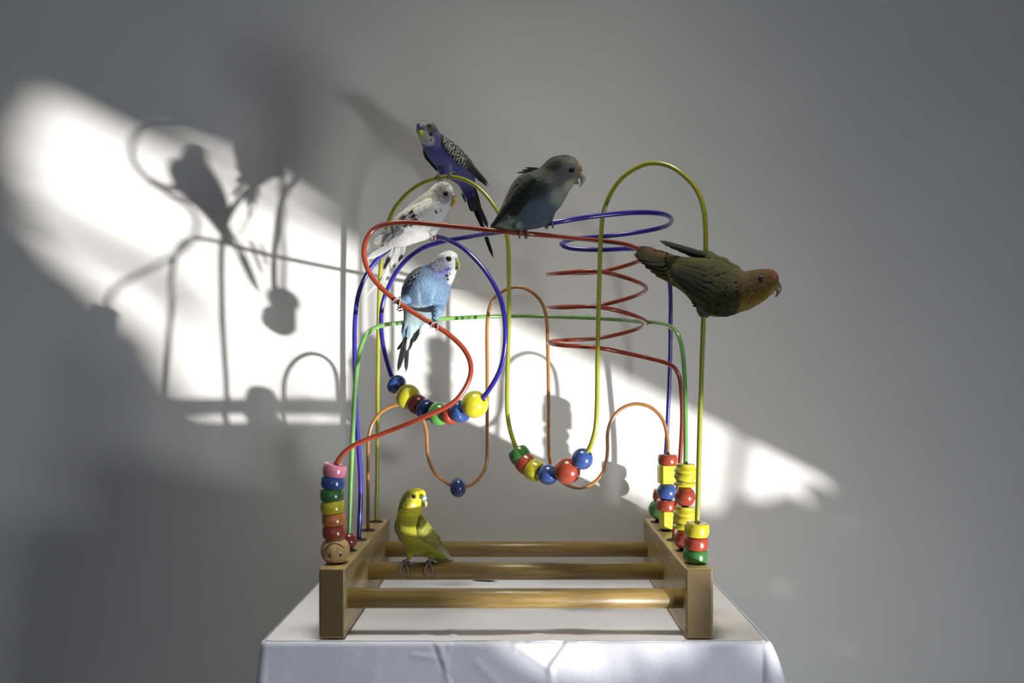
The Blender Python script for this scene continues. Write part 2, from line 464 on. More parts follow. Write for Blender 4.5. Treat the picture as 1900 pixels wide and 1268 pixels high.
wire('violet', 'deep violet blue wire with a round loop and a flat coil', (50, 42, 140),
     [hp('l',2),(669,900,1.284),(662,780,1.284),(658,660,1.284),(659,590,1.284),(667,540,1.284),(689,496,1.284),(722,462,1.284),(765,442,1.28),(808,440,1.268),
      (838,449,1.25),(870,470,1.23),(905,510,1.21),(930,560,1.196),(938,620,1.191),(930,680,1.198),(905,727,1.212),(880,751,1.227),(853,764,1.243),(813,768,1.267),(775,751,1.289),
      (735,713,1.312),(718,672,1.322),(708,620,1.328),(709,570,1.328),(722,530,1.322),(745,492,1.31),(780,463,1.295),(820,449,1.28),(870,440,1.255),(935,430,1.195),
      (1012,416,1.142),(1100,402,1.155),(1175,395,1.172),(1228,397,1.20),(1246,408,1.245),(1232,421,1.29),(1180,432,1.315),(1120,439,1.315),(1065,444,1.29),(1042,453,1.255),
      (1060,461,1.24),(1110,464,1.24),(1165,462,1.27),(1208,463,1.32),(1233,485,1.355),(1243,530,1.38),(1244,600,1.40),(1242,700,1.415),(1234,860,1.43),hp('r',4)], .0031)
sp = [(1200,474,1.284),(1110,505,1.346),(1017,510,1.284),(1110,504,1.222),(1199,536,1.284),(1110,567,1.346),(1017,572,1.284),(1110,570,1.222),(1199,600,1.284),(1110,628,1.346),(1018,636,1.284),(1110,646,1.224)]
def dens(a_):  # round the helix between its quarter points
    out = []
    for i in range(len(a_)-1):
        out.append(a_[i])
        t0 = i*math.pi/2; tm = t0+math.pi/4
        ym = (a_[i][1]+a_[i+1][1])/2
        out.append((1108.5+91.5*math.cos(tm), ym, 1.284+.062*math.sin(tm)))
    out.append(a_[-1]); return out
wire('red', 'orange red wire with an s-shaped swoop and a spiral', (148, 62, 42),
     [hp('l',0),(622,1020,1.131),(620,987,1.131),(619,963,1.131),(617,940,1.131),(616,917,1.131),(618,894,1.131),(621,873,1.131),(627,855,1.129),(643,836,1.125),(668,821,1.12),(720,801,1.115),
      (790,773,1.11),(840,748,1.108),(866,715,1.11),(874,682,1.112),(862,650,1.116),(830,619,1.12),(780,588,1.124),(740,562,1.127),(705,532,1.13),(683,502,1.132),(675,468,1.134),(682,440,1.136),(698,423,1.138),
      (722,415,1.14),(760,413,1.142),(850,421,1.134),(945,431,1.12),(1000,436,1.128),(1050,441,1.163),(1112,447,1.222),(1165,455,1.248)]+dens(sp)+
     [(1180,660,1.245),(1238,675,1.272),(1256,690,1.281),(1263,720,1.284),(1265,800,1.284),hp('r',2)], .0029)
wire('green', 'green wire bowed into one low wide arch', (108, 156, 84),
     [hp('l',1),(649,960,1.207),(651,900,1.207),(655,800,1.207),(660,710,1.207),(667,655,1.21),(681,620,1.22),(706,605,1.245),(740,600,1.285),(790,594,1.325),(840,591,1.355),(900,588,1.388),(960,587,1.405),(1020,588,1.41),
      (1100,591,1.385),(1170,596,1.33),(1225,601,1.265),(1251,612,1.23),(1264,640,1.213),(1270,700,1.207),(1272,780,1.207),(1272,860,1.207),hp('r',1)], .0029)
wire('orange', 'tan orange wire with two low arches and one tall arch', (168, 116, 62),
     [hp('l',3),(683,900,1.361),(683,850,1.361),(684,812,1.361),(692,785,1.361),(710,763,1.361),(736,752,1.361),(762,757,1.361),(782,775,1.361),(791,802,1.361),(794,845,1.361),(806,876,1.361),(830,897,1.361),
      (850,905,1.361),(874,900,1.361),(893,882,1.361),(903,855,1.361),(904,780,1.361),(904,690,1.361),(904,600,1.361),(912,562,1.361),(931,542,1.361),(958,533,1.361),(985,541,1.361),(1005,562,1.361),(1014,595,1.361),
      (1017,670,1.361),(1018,760,1.361),(1019,840,1.361),(1026,873,1.361),(1045,896,1.361),(1073,906,1.361),(1102,896,1.361),(1121,872,1.361),(1127,840,1.361),(1128,800,1.361),(1140,771,1.361),(1160,755,1.361),
      (1184,750,1.361),(1210,758,1.361),(1230,780,1.361),(1238,812,1.361),(1239,850,1.361),hp('r',3)], .0025)

# ------------------------------------------------------------------ beads: each one slides on its wire, so each is a thing
RH = .0037
def arc_profile(R, h, k=0.0, n=14, ridges=None):
    """outer wall from bottom to top, then the bore back down"""
    pr = []
    for i in range(n+1):
        t_ = -1+2*i/n
        pr.append((R, h*t_, t_))
    return pr
def prof_ball(R):
    a0 = math.asin(min(.95, (RH+.0008)/R))
    pr = [(R*math.sin(a_), -R*math.cos(a_)) for a_ in np.linspace(a0, math.pi-a0, 26)]
    zt = pr[-1][1]
    return pr+[(RH, zt-.0006), (RH, -zt+.0006)]
def prof_oval(R, h):
    return [(r, z*h/R if r > RH+1e-6 else z*h/R) for r, z in prof_ball(R)]
def prof_barrel(R, h):
    pr = [(RH+.0006, -h)]
    rt = R*.89
    pr.append((rt*.96, -h))
    for t_ in np.linspace(-1, 1, 13):
        pr.append((rt+(R-rt)*(1-abs(t_)**2.2)**.8, h*.97*t_))
    pr += [(rt*.96, h), (RH+.0006, h), (RH, h-.0006), (RH, -h+.0006)]
    return pr
def prof_turned(R, h):
    pr = [(RH+.0006, -h), (R*.74, -h), (R*.82, -h*.93)]
    for z_, r_ in ((-.84,.76),(-.66,.84),(-.50,.93),(-.40,1.0),(-.34,.98),(-.27,.84),(-.12,.92),(.06,.97),(.24,.92),(.40,.82),(.50,.76),(.58,.80),(.66,.95),(.76,.98),(.88,.95)):
        pr.append((R*r_, h*z_))
    pr += [(R*.82, h), (R*.55, h*1.0), (RH+.0006, h), (RH, h-.0006), (RH, -h+.0006)]
    return pr
COLS = dict(red=(156, 68, 50), deep=(126, 46, 38), blue=(58, 84, 146), navy=(46, 60, 112), green=(64, 116, 58), yellow=(200, 190, 52), orange=(198, 126, 62), pink=(206, 124, 150), lime=(92,158,78))
BEADS = 'beads threaded on the wires of the toy'
def bead(kind, x, y, d, w_px, h_px, col, label, axis=None, wname=None, parent=None):
    c = P(x, y, d); R = w_px/2/FPX*d; h = (h_px or w_px)/2/FPX*d
    if wname:
        path = WIRES[wname]
        i = min(range(1, len(path)-1), key=lambda q: (path[q]-c).length)
        ax = (path[i+1]-path[i-1]).normalized(); c = path[i].copy() if axis is None else c
        best = path[i]
        # nearest point of the wire itself
        c = best+ax*(c-best).dot(ax) if axis is None else c
        c = path[i]+ax*((P(x, y, d)-path[i]).dot(ax))
    else:
        ax = Vector(axis or (0, 0, 1))
    pr = {'ball': lambda: prof_ball(R), 'barrel': lambda: prof_barrel(R, h), 'oval': lambda: prof_oval(R, h), 'turned': lambda: prof_turned(R, h)}[kind]()
    V, F = lathe(pr, ax, c, 44)
    mat = M_FACE if col == 'wood' else paint(COLS[col], 0.24, 0.45, 'bead_'+col)
    o = link_mesh('bead', [p-c for p in V], F, mat); o.location = c
    tag(o, label, 'bead', BEADS)
    return o
def cube_bead(x, y, d, w_px, label, rot):
    c = P(x, y, d); s = w_px/2/FPX*d
    bm = bmesh.new(); n = 16
    def ring(z, kind):
        out = []
        for k in range(n):
            a_ = 2*math.pi*(k+.5)/n
            if kind == 'c': out.append(bm.verts.new((RH*math.cos(a_), RH*math.sin(a_), z)))
            else:
                m = max(abs(math.cos(a_)), abs(math.sin(a_))); q = min(1.0, 1/m)
                xx, yy = math.cos(a_)/m, math.sin(a_)/m
                out.append(bm.verts.new((xx*kind, yy*kind, z)))
        return out
    e = s*.08
    rs = [ring(-s, 'c'), ring(-s, s-e), ring(-s+e*.3, s-e*.3), ring(-s+e, s), ring(s-e, s), ring(s-e*.3, s-e*.3), ring(s, s-e), ring(s, 'c')]
    for a_, b_ in zip(rs, rs[1:]+rs[:1]):
        for k in range(n): bm.faces.new((a_[k], a_[(k+1) % n], b_[(k+1) % n], b_[k]))
    me = bpy.data.meshes.new('bead'); bm.normal_update(); bm.to_mesh(me); bm.free()
    me.materials.append(paint((214, 204, 70), 0.28, 0.35, 'bead_cube'))
    o = bpy.data.objects.new('bead', me); COL.objects.link(o); o.location = c; o.rotation_euler = (0, 0, rot)
    tag(o, label, 'bead', BEADS); return o

d0, d1, d2, d3, d4 = HD
L = 'wooden bead of the left front stack'
bead('barrel', 621.5, 873, d0, 44, 23.5, 'pink', 'pink barrel bead topping the left front stack', wname='red')
bead('barrel', 617.5, 895, d0, 44, 23, 'blue', 'blue barrel bead under the pink one in the left stack', wname='red')
bead('barrel', 615, 918, d0, 44, 23, 'green', 'green barrel bead between blue and yellow in the left stack', wname='red')
bead('barrel', 617, 941, d0, 45, 23, 'yellow', 'yellow barrel bead between green and orange in the left stack', wname='red')
bead('barrel', 619, 964, d0, 44, 23, 'orange', 'orange barrel bead, the only orange bead on the toy', wname='red')
bead('barrel', 620, 987, d0, 44, 23, 'red', 'red barrel bead resting on the smiling face bead', wname='red')
face = bead('ball', 622, 1021.5, d0, 54, None, 'wood', 'bare wooden ball bead with an upside-down smiling face', wname='red')
FC = face.location; FR = 27/FPX*d0
def on_face(cx_, cy_):
    x, y = 580+cx_/5.517, 840+cy_/5.517
    dirv = (P(x, y, 1.0)-Vector((0, 0, CAMZ))).normalized(); o_ = Vector((0, 0, CAMZ))-FC
    b_ = o_.dot(dirv); q = b_*b_-(o_.dot(o_)-FR*FR)
    return Vector((0, 0, CAMZ))+dirv*(-b_-math.sqrt(max(q, 0)))
arc = catmull([(132,990,0),(150,962,0),(190,930,0),(235,921,0),(285,935,0),(328,970,0)], 18)
V, F = tube([on_face(a_[0]-3, a_[1]+12) for a_ in arc], .00055, 8)
link_mesh('mouth', V, F, M_INK, face)
for ex, ey in ((178, 1060), (286, 1050)):
    V, F = tube([on_face(ex, ey-18), on_face(ex, ey), on_face(ex, ey+18)], [.0007, .0013, .0007], 10)
    link_mesh('eye', V, F, M_INK, face)
bead('ball', 651.5, 1004, d1, 31, None, 'deep', 'dark red ball bead at the foot of the green wire, beside the face bead', wname='green')
# round loop of the violet wire
dv = 1.244
bead('oval', 735, 714, 1.312, 38, 32, 'blue', 'blue bead at the upper left end of the row on the round loop', wname='violet')
bead('ball', 756.5, 738, 1.300, 47, None, 'yellow', 'yellow ball bead second from the upper left on the round loop', wname='violet')
bead('barrel', 775, 751, 1.289, 38, 20, 'deep', 'dark red bead behind the left yellow ball on the round loop', wname='violet')
bead('barrel', 791, 760, 1.280, 40, 20, 'navy', 'dark blue bead left of the green ball on the round loop', wname='violet')
bead('ball', 815, 768, 1.266, 44, None, 'lime', 'green ball bead at the bottom of the round loop', wname='violet')
bead('barrel', 836, 769, 1.253, 42, 18, 'red', 'red bead right of the green ball on the round loop', wname='violet')
bead('barrel', 854, 764, 1.242, 42, 20, 'blue', 'light blue bead touching the right yellow ball on the round loop', wname='violet')
bead('ball', 881, 751, 1.227, 51, None, 'yellow', 'large yellow ball bead at the right end of the round loop', wname='violet')
# U of the yellow wire
bead('barrel', 965, 846, 1.282, 40, 24, 'green', 'dark green bead at the upper left of the yellow U-bend', wname='yellow')
bead('barrel', 975, 863, 1.276, 40, 23, 'red', 'red barrel bead between green and yellow on the yellow U-bend', wname='yellow')
bead('barrel', 991, 875, 1.268, 42, 23, 'yellow', 'yellow bead between red and blue on the yellow U-bend', wname='yellow')
bead('ball', 1017, 881, 1.255, 39, None, 'blue', 'blue ball bead at the bottom of the yellow U-bend', wname='yellow')
bead('ball', 1053, 876, 1.237, 50, None, 'red', 'large red ball bead on the yellow U-bend', wname='yellow')
bead('ball', 1083, 855, 1.223, 40, None, 'blue', 'blue ball bead at the upper right end of the yellow U-bend', wname='yellow')
bead('oval', 850, 906, d3, 37, 31, 'navy', 'lone navy blue bead hanging at the low bend of the tan wire', wname='orange')
# right stacks
bead('barrel', 1238, 853, d3, 37, 19, 'red', 'flat red bead on top of the upper yellow cube', wname='orange')
cube_bead(1238.5, 880, d3, 34, 'upper yellow cube bead of the right rear stack', .06)
bead('ball', 1240, 912.5, d3, 36, None, 'blue', 'blue ball bead between the yellow cubes in the right rear stack', wname='orange')
bead('barrel', 1240.5, 938, d3, 37, 20, 'red', 'red barrel bead on top of the lower yellow cube', wname='orange')
cube_bead(1240.5, 964, d3, 32, 'lower yellow cube bead standing on the right rail', .02)
bead('barrel', 1226, 918, d4, 32, 20, 'red', 'red bead half hidden behind the blue ball in the right rear stack', wname='violet')
bead('ball', 1224.5, 945, d4, 40, None, 'green', 'green ball bead rearmost on the right rail', wname='violet')
bead('turned', 1272, 882, d1, 44, 42, 'yellow', 'upper yellow turned bead with ridges on the green wire', wname='green')
bead('ball', 1271.5, 921.5, d1, 39, None, 'red', 'red ball bead between the two ridged yellow beads', wname='green')
bead('turned', 1271, 961, d1, 44, 42, 'yellow', 'lower yellow turned bead with ridges on the green wire', wname='green')
bead('ball', 1270, 1001, d1, 39, None, 'red', 'red ball bead at the foot of the green wire on the right rail', wname='green')
bead('barrel', 1293, 982.5, d0, 46, 25, 'yellow', 'yellow barrel bead topping the right front stack', wname='yellow')
bead('barrel', 1291.5, 1007, d0, 46, 24, 'red', 'red barrel bead in the middle of the right front stack', wname='yellow')
bead('barrel', 1290, 1031, d0, 46, 24, 'green', 'green barrel bead at the bottom of the right front stack', wname='yellow')

# ------------------------------------------------------------------ birds
class Frame:
    """sketch coordinates of one bird -> world"""
    def __init__(s, x0, y0, k): s.x0, s.y0, s.k = x0, y0, k
    def px(s, x, y): return s.x0+x/s.k, s.y0+y/s.k
    def w(s, x, y, d): return P(*s.px(x, y), d)
    def inv(s, v):
        a_, b_ = px(v); return (a_-s.x0)*s.k, (b_-s.y0)*s.k
    def m(s, r, d): return r/s.k/FPX*d

def sm(a_, b_, x):
    t_ = max(0., min(1., (x-a_)/(b_-a_) if b_ != a_ else (x > a_))); return t_*t_*(3-2*t_)
def mixc(a_, b_, t_): return tuple(p*(1-t_)+q*t_ for p, q in zip(a_, b_))

def loft(fr, secs, n=46, m=36):
    """secs: (xL,yL,xR,yR,depth,depth ratio) rows from crown to rump"""
    a_ = catmull([((s[0]+s[2])/2, (s[1]+s[3])/2, 0, *s) for s in secs], n)[:, 3:]
    V = []; F = []
    for row in a_:
        l = fr.w(row[0], row[1], row[4]); r = fr.w(row[2], row[3], row[4]); c = (l+r)/2; e = (r-l)/2
        bdep = e.length*row[5]
        for k in range(m):
            t_ = 2*math.pi*k/m
            V.append(c+e*math.cos(t_)+Vector((0, -bdep, 0))*math.sin(t_))
    N = len(a_)
    for i in range(N-1):
        for k in range(m): F.append((i*m+k, i*m+(k+1) % m, (i+1)*m+(k+1) % m, (i+1)*m+k))
    F.append(tuple(range(m))[::-1]); F.append(tuple((N-1)*m+k for k in range(m)))
    spine = [(fr.w(r[0], r[1], r[4])+fr.w(r[2], r[3], r[4]))/2 for r in a_]
    return V, F, spine

def fuse(name, parts, voxel, mat, parent, smooth_it=6):
    mb = MB()
    for V, F in parts: mb.add(V, F)
    o = mb.build(name, mat, None)
    bm = bmesh.new(); bm.from_mesh(o.data); bmesh.ops.recalc_face_normals(bm, faces=bm.faces[:]); bm.to_mesh(o.data); bm.free()
    r = o.modifiers.new('r', 'REMESH'); r.mode = 'VOXEL'; r.voxel_size = voxel
    s = o.modifiers.new('s', 'SMOOTH'); s.iterations = smooth_it; s.factor = 0.5
    dg = bpy.context.evaluated_depsgraph_get(); dg.update()
    me = bpy.data.meshes.new_from_object(o.evaluated_get(dg)); me.name = name
    old = o.data; o.modifiers.clear(); o.data = me; bpy.data.meshes.remove(old)
    if not me.materials: me.materials.append(mat)
    me.polygons.foreach_set('use_smooth', [True]*len(me.polygons))
    o.parent = parent; o.matrix_parent_inverse = parent_world(parent).inverted()
    return o

class Painter:
    """base colour, soft ellipses (cx,cy,rx,ry,deg,colour,edge) and barred zones (cx,cy,rx,ry,deg,bar angle,pitch,colour,amount)"""
    def __init__(s, base, spots, bars=()): s.base = lin(base); s.spots = spots; s.bars = bars
    @staticmethod
    def cov(x, y, cx, cy, rx, ry, deg, edge):
        a_ = math.radians(deg); u = (x-cx)*math.cos(a_)+(y-cy)*math.sin(a_); v_ = -(x-cx)*math.sin(a_)+(y-cy)*math.cos(a_)
        q = math.hypot(u/rx, v_/ry)
        return 1-sm(1-edge, 1+edge, q)
    def __call__(s, x, y, seed=0.0):
        c = s.base
        jx = x+9*noise.noise((x*.03, y*.03, seed)); jy = y+9*noise.noise((x*.03, y*.03, seed+9))
        for cx, cy, rx, ry, deg, col, edge in s.spots:
            t_ = s.cov(jx, jy, cx, cy, rx, ry, deg, edge)
            if t_ > 0: c = mixc(c, lin(col), t_)
        for cx, cy, rx, ry, deg, ang, pitch, col, amt in s.bars:
            t_ = s.cov(jx, jy, cx, cy, rx, ry, deg, .3)
            if t_ > 0:
                a_ = math.radians(ang); u = (x*math.cos(a_)+y*math.sin(a_))/pitch+1.1*noise.noise((x*.05, y*.05, 3+seed))
                w_ = 0.5+0.5*math.sin(2*math.pi*u)
                c = mixc(c, lin(col), t_*amt*sm(.35, .75, w_))
        g = 1+.10*noise.noise((x*.045, y*.045, 7.7))
        return tuple(min(1, q*g) for q in c)

class Bird:
    def __init__(s, name, loc, label, cat, fr, secs, extra, painter, voxel=.0011):
        s.fr = fr; s.root = empty(name, loc, label, cat, 'parrots perched on the wooden bead toy')
        V, F, s.spine = loft(fr, secs)
        parts = [(V, F)]
        for pts in extra:       # thighs and other lobes: rows (x,y,depth,radius)
            q = catmull([(*fr.w(x, y, d), fr.m(r, d)) for x, y, d, r in pts], 14)
            parts.append(tube([Vector(a_[:3]) for a_ in q], [a_[3] for a_ in q], 16))
        s.body = fuse('body', parts, voxel, M_FEATHER, s.root)
        s.paint = painter
        me = s.body.data
        s.bvh = BVHTree.FromPolygons([v.co.copy() for v in me.vertices], [tuple(p.vertices) for p in me.polygons])
        cols = [(*painter(*fr.inv(v.co)), 1) for v in me.vertices]
        at = me.color_attributes.new('Col', 'FLOAT_COLOR', 'POINT')
        at.data.foreach_set('color', np.array(cols, dtype=np.float32).ravel())
        s.skip = []
    def hit(s, x, y, far=False):
        o_ = Vector((0, 0, CAMZ)); q = s.fr.w(x, y, 1.0); dv_ = (q-o_).normalized()
        if far:
            h = s.bvh.ray_cast(o_+dv_*2.2, -dv_)
        else:
            h = s.bvh.ray_cast(o_, dv_)
        return h[0], h[1]
    def plumage(s, n, length, width, lift=.00028, jitter=.07, zones=None):
        me = s.body.data; polys = me.polygons; A = np.array([p.area for p in polys]); A = np.cumsum(A/A.sum())
        mb = MB(); r_ = random.Random(11)
        sp_ = s.spine
        for _ in range(int(n*1.5)):
            p = polys[int(np.searchsorted(A, r_.random()))]
            c = p.center.copy(); nn = p.normal.copy()
            x, y = s.fr.inv(c)
            if nn.y < 0.2 and any(inside((x, y), z) for z in s.skip): continue
            i = min(range(len(sp_)-1), key=lambda k: (sp_[k]-c).length_squared)
            tdir = (sp_[min(i+2, len(sp_)-1)]-sp_[max(i-1, 0)]).normalized()
            tdir = tdir+Vector((r_.uniform(-1, 1), r_.uniform(-1, 1), r_.uniform(-1, 1)))*.22
            tdir = (tdir-nn*tdir.dot(nn))
            if tdir.length < 1e-4: continue
            tdir.normalize(); sd = nn.cross(tdir)
            hf = .42+.58*min(1, max(0, i-4)/(len(sp_)*.30))          # short feathers on the head
            Lf = length*hf*r_.uniform(.8, 1.2); Wf = width*hf*r_.uniform(.8, 1.2)
            g = 1+r_.uniform(-jitter, jitter)
            pts = []; cc = []
            for q, wv_, up in ((0, .35, -.3), (.35, .5, .5), (.75, .42, 1.0), (1, .08, 1.15)):
                m_ = c+tdir*(Lf*(q-.35))+nn*(lift*up)
                col = tuple(min(1, v_*g) for v_ in s.paint(*s.fr.inv(m_))); cc += [col]*3
                pts += [m_-sd*Wf*wv_-nn*lift*.25, m_, m_+sd*Wf*wv_-nn*lift*.25]
            fc = []
            for k in range(3):
                fc += [(3*k, 3*k+1, 3*k+4, 3*k+3), (3*k+1, 3*k+2, 3*k+5, 3*k+4)]
            mb.add(pts, fc, cc)
        o = mb.build('plumage', M_FEATHER, s.root); o['kind'] = 'stuff'
    def eye(s, x, y, r, iris=None, both=True):
        for far in ((False, True) if both else (False,)):
            h, nn = s.hit(x, y, far)
            if h is None: continue
            R = s.fr.m(r, h.y)
            V, F = lathe([(R*.02, -R*.5), (R*.8, -R*.45), (R*1.0, -R*.1), (R*.93, R*.25), (R*.7, R*.5), (R*.36, R*.66), (R*.02, R*.7)], nn, h, 24, False)
            e = link_mesh('eye', V, F, M_IRIS if iris else M_EYE, s.root)
            V, F = lathe([(R*.95, -R*.1), (R*1.3, R*.05), (R*1.22, R*.2), (R*.98, R*.22)], nn, h, 24, False)
            link_mesh('eye_ring', V, F, M_LID if not iris else M_LID2, e)
            if iris:
                V, F = lathe([(R*.66, R*.5), (R*.5, R*.66), (R*.36, R*.74), (R*.02, R*.8)], nn, h, 20, False)
                link_mesh('pupil', V, F, M_EYE, e)
    def horn(s, name, pts, rgb, flat=.8, rough=.3):
        """beak piece: rows (x,y,depth,radius), tapering and hooked"""
        q = catmull([(*s.fr.w(x, y, d), s.fr.m(r, d)) for x, y, d, r in pts], 22)
        V, F = tube([Vector(a_[:3]) for a_ in q], [a_[3] for a_ in q], 18)
        c = Vector(q[0][:3])
        return link_mesh(name, V, F, paint(rgb, rough, .2, 'horn'), s.root)
    def feather(s, mb, b_, t_, w_, side, nrm, ci, ce, bend=0.0, arch=.12, nl=8, blunt=.75, edge=.55, tipc=None, rim=1.0, tip0=.86):
        ax = t_-b_; L_ = ax.length; ax = ax.normalized(); side = (side-ax*side.dot(ax)).normalized(); nrm = ax.cross(side)*(1 if ax.cross(side).dot(nrm) > 0 else -1)
        V = []; C_ = []; F = []
        for i in range(nl+1):
            q = i/nl
            hw = w_*(min(1, .45+q*1.6) if q < .35 else 1)*math.sqrt(max(0, 1-max(0, (q-blunt)/(1-blunt))**2)) if q >= .35 or True else 0
            m_ = b_+ax*(L_*q)+side*bend*L_*(q*q)+nrm*(0)
            for c in (-1, -.5, 0, .5, 1):
                V.append(m_+side*hw*c+nrm*(w_*arch*(1-c*c)))
                k = max(rim*sm(edge, edge+.3, abs(c)), sm(tip0, tip0+.11, q))
                col = mixc(lin(ci), lin(ce), k)
                if tipc is not None: col = mixc(col, lin(tipc[0]), sm(tipc[1], tipc[1]+.12, q))
                C_.append(col)
        for i in range(nl):
            for c in range(4): F.append((i*5+c, i*5+c+1, (i+1)*5+c+1, (i+1)*5+c))
        # give the vane a little thickness
        k0 = len(V); th = nrm*(-.00035)
        V += [v_+th for v_ in V]; C_ += C_
        F += [tuple(k0+i for i in reversed(f_)) for f_ in F]
        mb.add(V, F, C_)
    def quill(s, name, parent, x0, y0, d0_, x1, y1, d1_, w_, ci, ce, bend=0., blunt=.75, edge=.55, tipc=None, tilt=0.0):
        b_ = s.fr.w(x0, y0, d0_); t_ = s.fr.w(x1, y1, d1_); ax = (t_-b_).normalized()
        nrm = Vector((0, -1, 0))+Vector((0, 0, 1))*tilt; nrm = (nrm-ax*nrm.dot(ax)).normalized(); side = ax.cross(nrm)
        mb = MB(); s.feather(mb, b_, t_, s.fr.m(w_, d0_), side, nrm, ci, ce, bend, blunt=blunt, edge=edge, tipc=tipc)
        return mb.build(name, M_FEATHER, parent)
    def wing(s, upper, lower, dep, base, rows, flights, bulge=.003, name='wing', clear=.0012, near=True, rim=.7, tip0=.80):
        """upper, lower: outlines from shoulder to tip; dep: fallback depth from s; rows: (s, n, length in s, half width, ci, ce); flights: (s0,t0,s1,t1,w,ci,ce)"""
        fr = s.fr; NS, NT = 26, 12
        U = catmull([(x, y, 0) for x, y in upper], NS); Lo = catmull([(x, y, 0) for x, y in lower], NS)
        D = np.full((NS+1, NT+1), np.nan); lim = np.full((NS+1, NT+1), 9.)
        for i in range(NS+1):
            for j in range(NT+1):
                x, y = U[i, :2]*(1-j/NT)+Lo[i, :2]*j/NT
                fb = dep(i/NS)
                if near:
                    h, nn = s.hit(x, y)
                    if h is not None: lim[i, j] = h.y-clear; D[i, j] = min(h.y-clear, fb)
                    else: D[i, j] = fb
                else: D[i, j] = fb
        for _ in range(6):
            E = D.copy()
            E[1:-1, 1:-1] = (D[:-2, 1:-1]+D[2:, 1:-1]+D[1:-1, :-2]+D[1:-1, 2:])/4
            E[0, 1:-1] = (D[0, :-2]+D[0, 2:])/2; E[-1, 1:-1] = (D[-1, :-2]+D[-1, 2:])/2
            E[1:-1, 0] = (D[:-2, 0]+D[2:, 0])/2; E[1:-1, -1] = (D[:-2, -1]+D[2:, -1])/2
            D = np.minimum(E, lim)
        for i in range(NS+1):
            for j in range(NT+1): D[i, j] -= bulge*math.sin(math.pi*j/NT)*(1-.6*i/NS)
        def at(sv, tv):
            a_ = max(0, min(NS-1e-6, sv*NS)); b_ = max(0, min(NT-1e-6, tv*NT)); i, j = int(a_), int(b_); p, q = a_-i, b_-j
            d_ = (D[i, j]*(1-p)+D[i+1, j]*p)*(1-q)+(D[i, j+1]*(1-p)+D[i+1, j+1]*p)*q
            u = U[i]*(1-p)+U[i+1]*p; l_ = Lo[i]*(1-p)+Lo[i+1]*p; tt = tv
            x, y = (u*(1-tt)+l_*tt)[:2]
            if sv > 1:
                uu = (U[-1]+Lo[-1])/2-(U[-4]+Lo[-4])/2; x, y = x+uu[0]*(sv-1)*NS/3, y+uu[1]*(sv-1)*NS/3
            return fr.w(x, y, d_)
        s.at = at
        V = []; F = []; C_ = []
        for lay in (0, 1):
            for i in range(NS+1):
                for j in range(NT+1):
                    p = at(i/NS, j/NT); edge_ = min(j, NT-j, i, (NS-i))
                    V.append(p+Vector((0, .0016*min(1, edge_/2)*lay, 0))); 
                    x, y = fr.inv(p); C_.append(s.paint(x, y) if base is None else tuple(q*(1+.2*noise.noise((x*.05, y*.05, 2))) for q in lin(base)))
        k = (NS+1)*(NT+1)
        for i in range(NS):
            for j in range(NT):
                a_, b_, c, d_ = i*(NT+1)+j, i*(NT+1)+j+1, (i+1)*(NT+1)+j+1, (i+1)*(NT+1)+j
                F.append((a_, b_, c, d_)); F.append((k+d_, k+c, k+b_, k+a_))
        w = link_mesh(name, V, F, M_FEATHER, s.root, True, C_)
        r_ = random.Random(5)
        mb = MB(); nrows = len(rows)
        for ri, (sv, n, ln, hw, ci, ce) in enumerate(rows):
            for j in range(n):
                tv = (j+.5+r_.uniform(-.25, .25)+(.25 if ri % 2 else -.25))/n
                tv = max(.03, min(.97, tv)); s0_ = sv+r_.uniform(-.012, .012)
                lift = Vector((0, -.0003-.00013*(nrows-ri), 0))
                b_ = at(s0_, tv)+lift; t_ = at(min(1, s0_+ln), min(.98, tv+r_.uniform(-.02, .05)))+lift*1.1
                side = at(s0_+ln*.5, min(1, tv+.08))-at(s0_+ln*.5, max(0, tv-.08))
                c_i = ci if not callable(ci) else ci(sv, tv, r_); c_e = ce if not callable(ce) else ce(sv, tv, r_)
                s.feather(mb, b_, t_, fr.m(hw, D[0, 0]), side, Vector((0, -1, 0)), c_i, c_e, nl=7, blunt=.5, rim=rim, tip0=tip0)
        if rows:
            o = mb.build('covert_feathers', M_FEATHER, w); o['kind'] = 'stuff'
        for fi, (s0_, t0_, s1_, t1_, hw, ci, ce) in enumerate(flights):
            lift = Vector((0, -.0005-.00012*fi, 0))
            b_ = at(s0_, t0_)+lift; t_ = at(s1_, t1_)+lift
            side = at(min(1, s0_+.1), min(1, t0_+.1))-at(min(1, s0_+.1), max(0, t0_-.1))
            mb = MB(); s.feather(mb, b_, t_, fr.m(hw, D[0, 0]), side, Vector((0, -1, 0)), ci, ce, nl=9, blunt=.82, edge=.7)
            mb.build('flight_feather', M_FEATHER, w)
        return w
    def tufts(s, rows, name='ruffled_feather'):
        for x0, y0, d_, x1, y1, w_, ci, ce in rows:
            s.quill(name, s.root, x0, y0, d_, x1, y1, d_, w_, ci, ce, blunt=.3)
    def foot(s, ank, wp, tan, rw, rgb, up=Vector((0, 0, 1)), front=1, rt=.00115, spread=.0036, reach=2.5, claw=.0032, tlen=.014, off=(-1, .15)):
        """ankle point; wp centre of the perch under the foot; tan its direction. Two toes pass in front, two behind."""
        tan = tan.normalized(); U_ = (up-tan*up.dot(tan)).normalized(); Fv = tan.cross(U_)
        if Fv.y > 0: Fv = -Fv
        mb = MB(); claws = []
        R = rw+rt*.9; top = wp+U_*R
        knee = ank; hub = top+U_*rt*.9
        V, F = tube([knee, (knee*.5+hub*.5)+Vector((0, .001, 0)), hub], [rt*1.25, rt*1.05, rt*1.25], 10); mb.add(V, F)
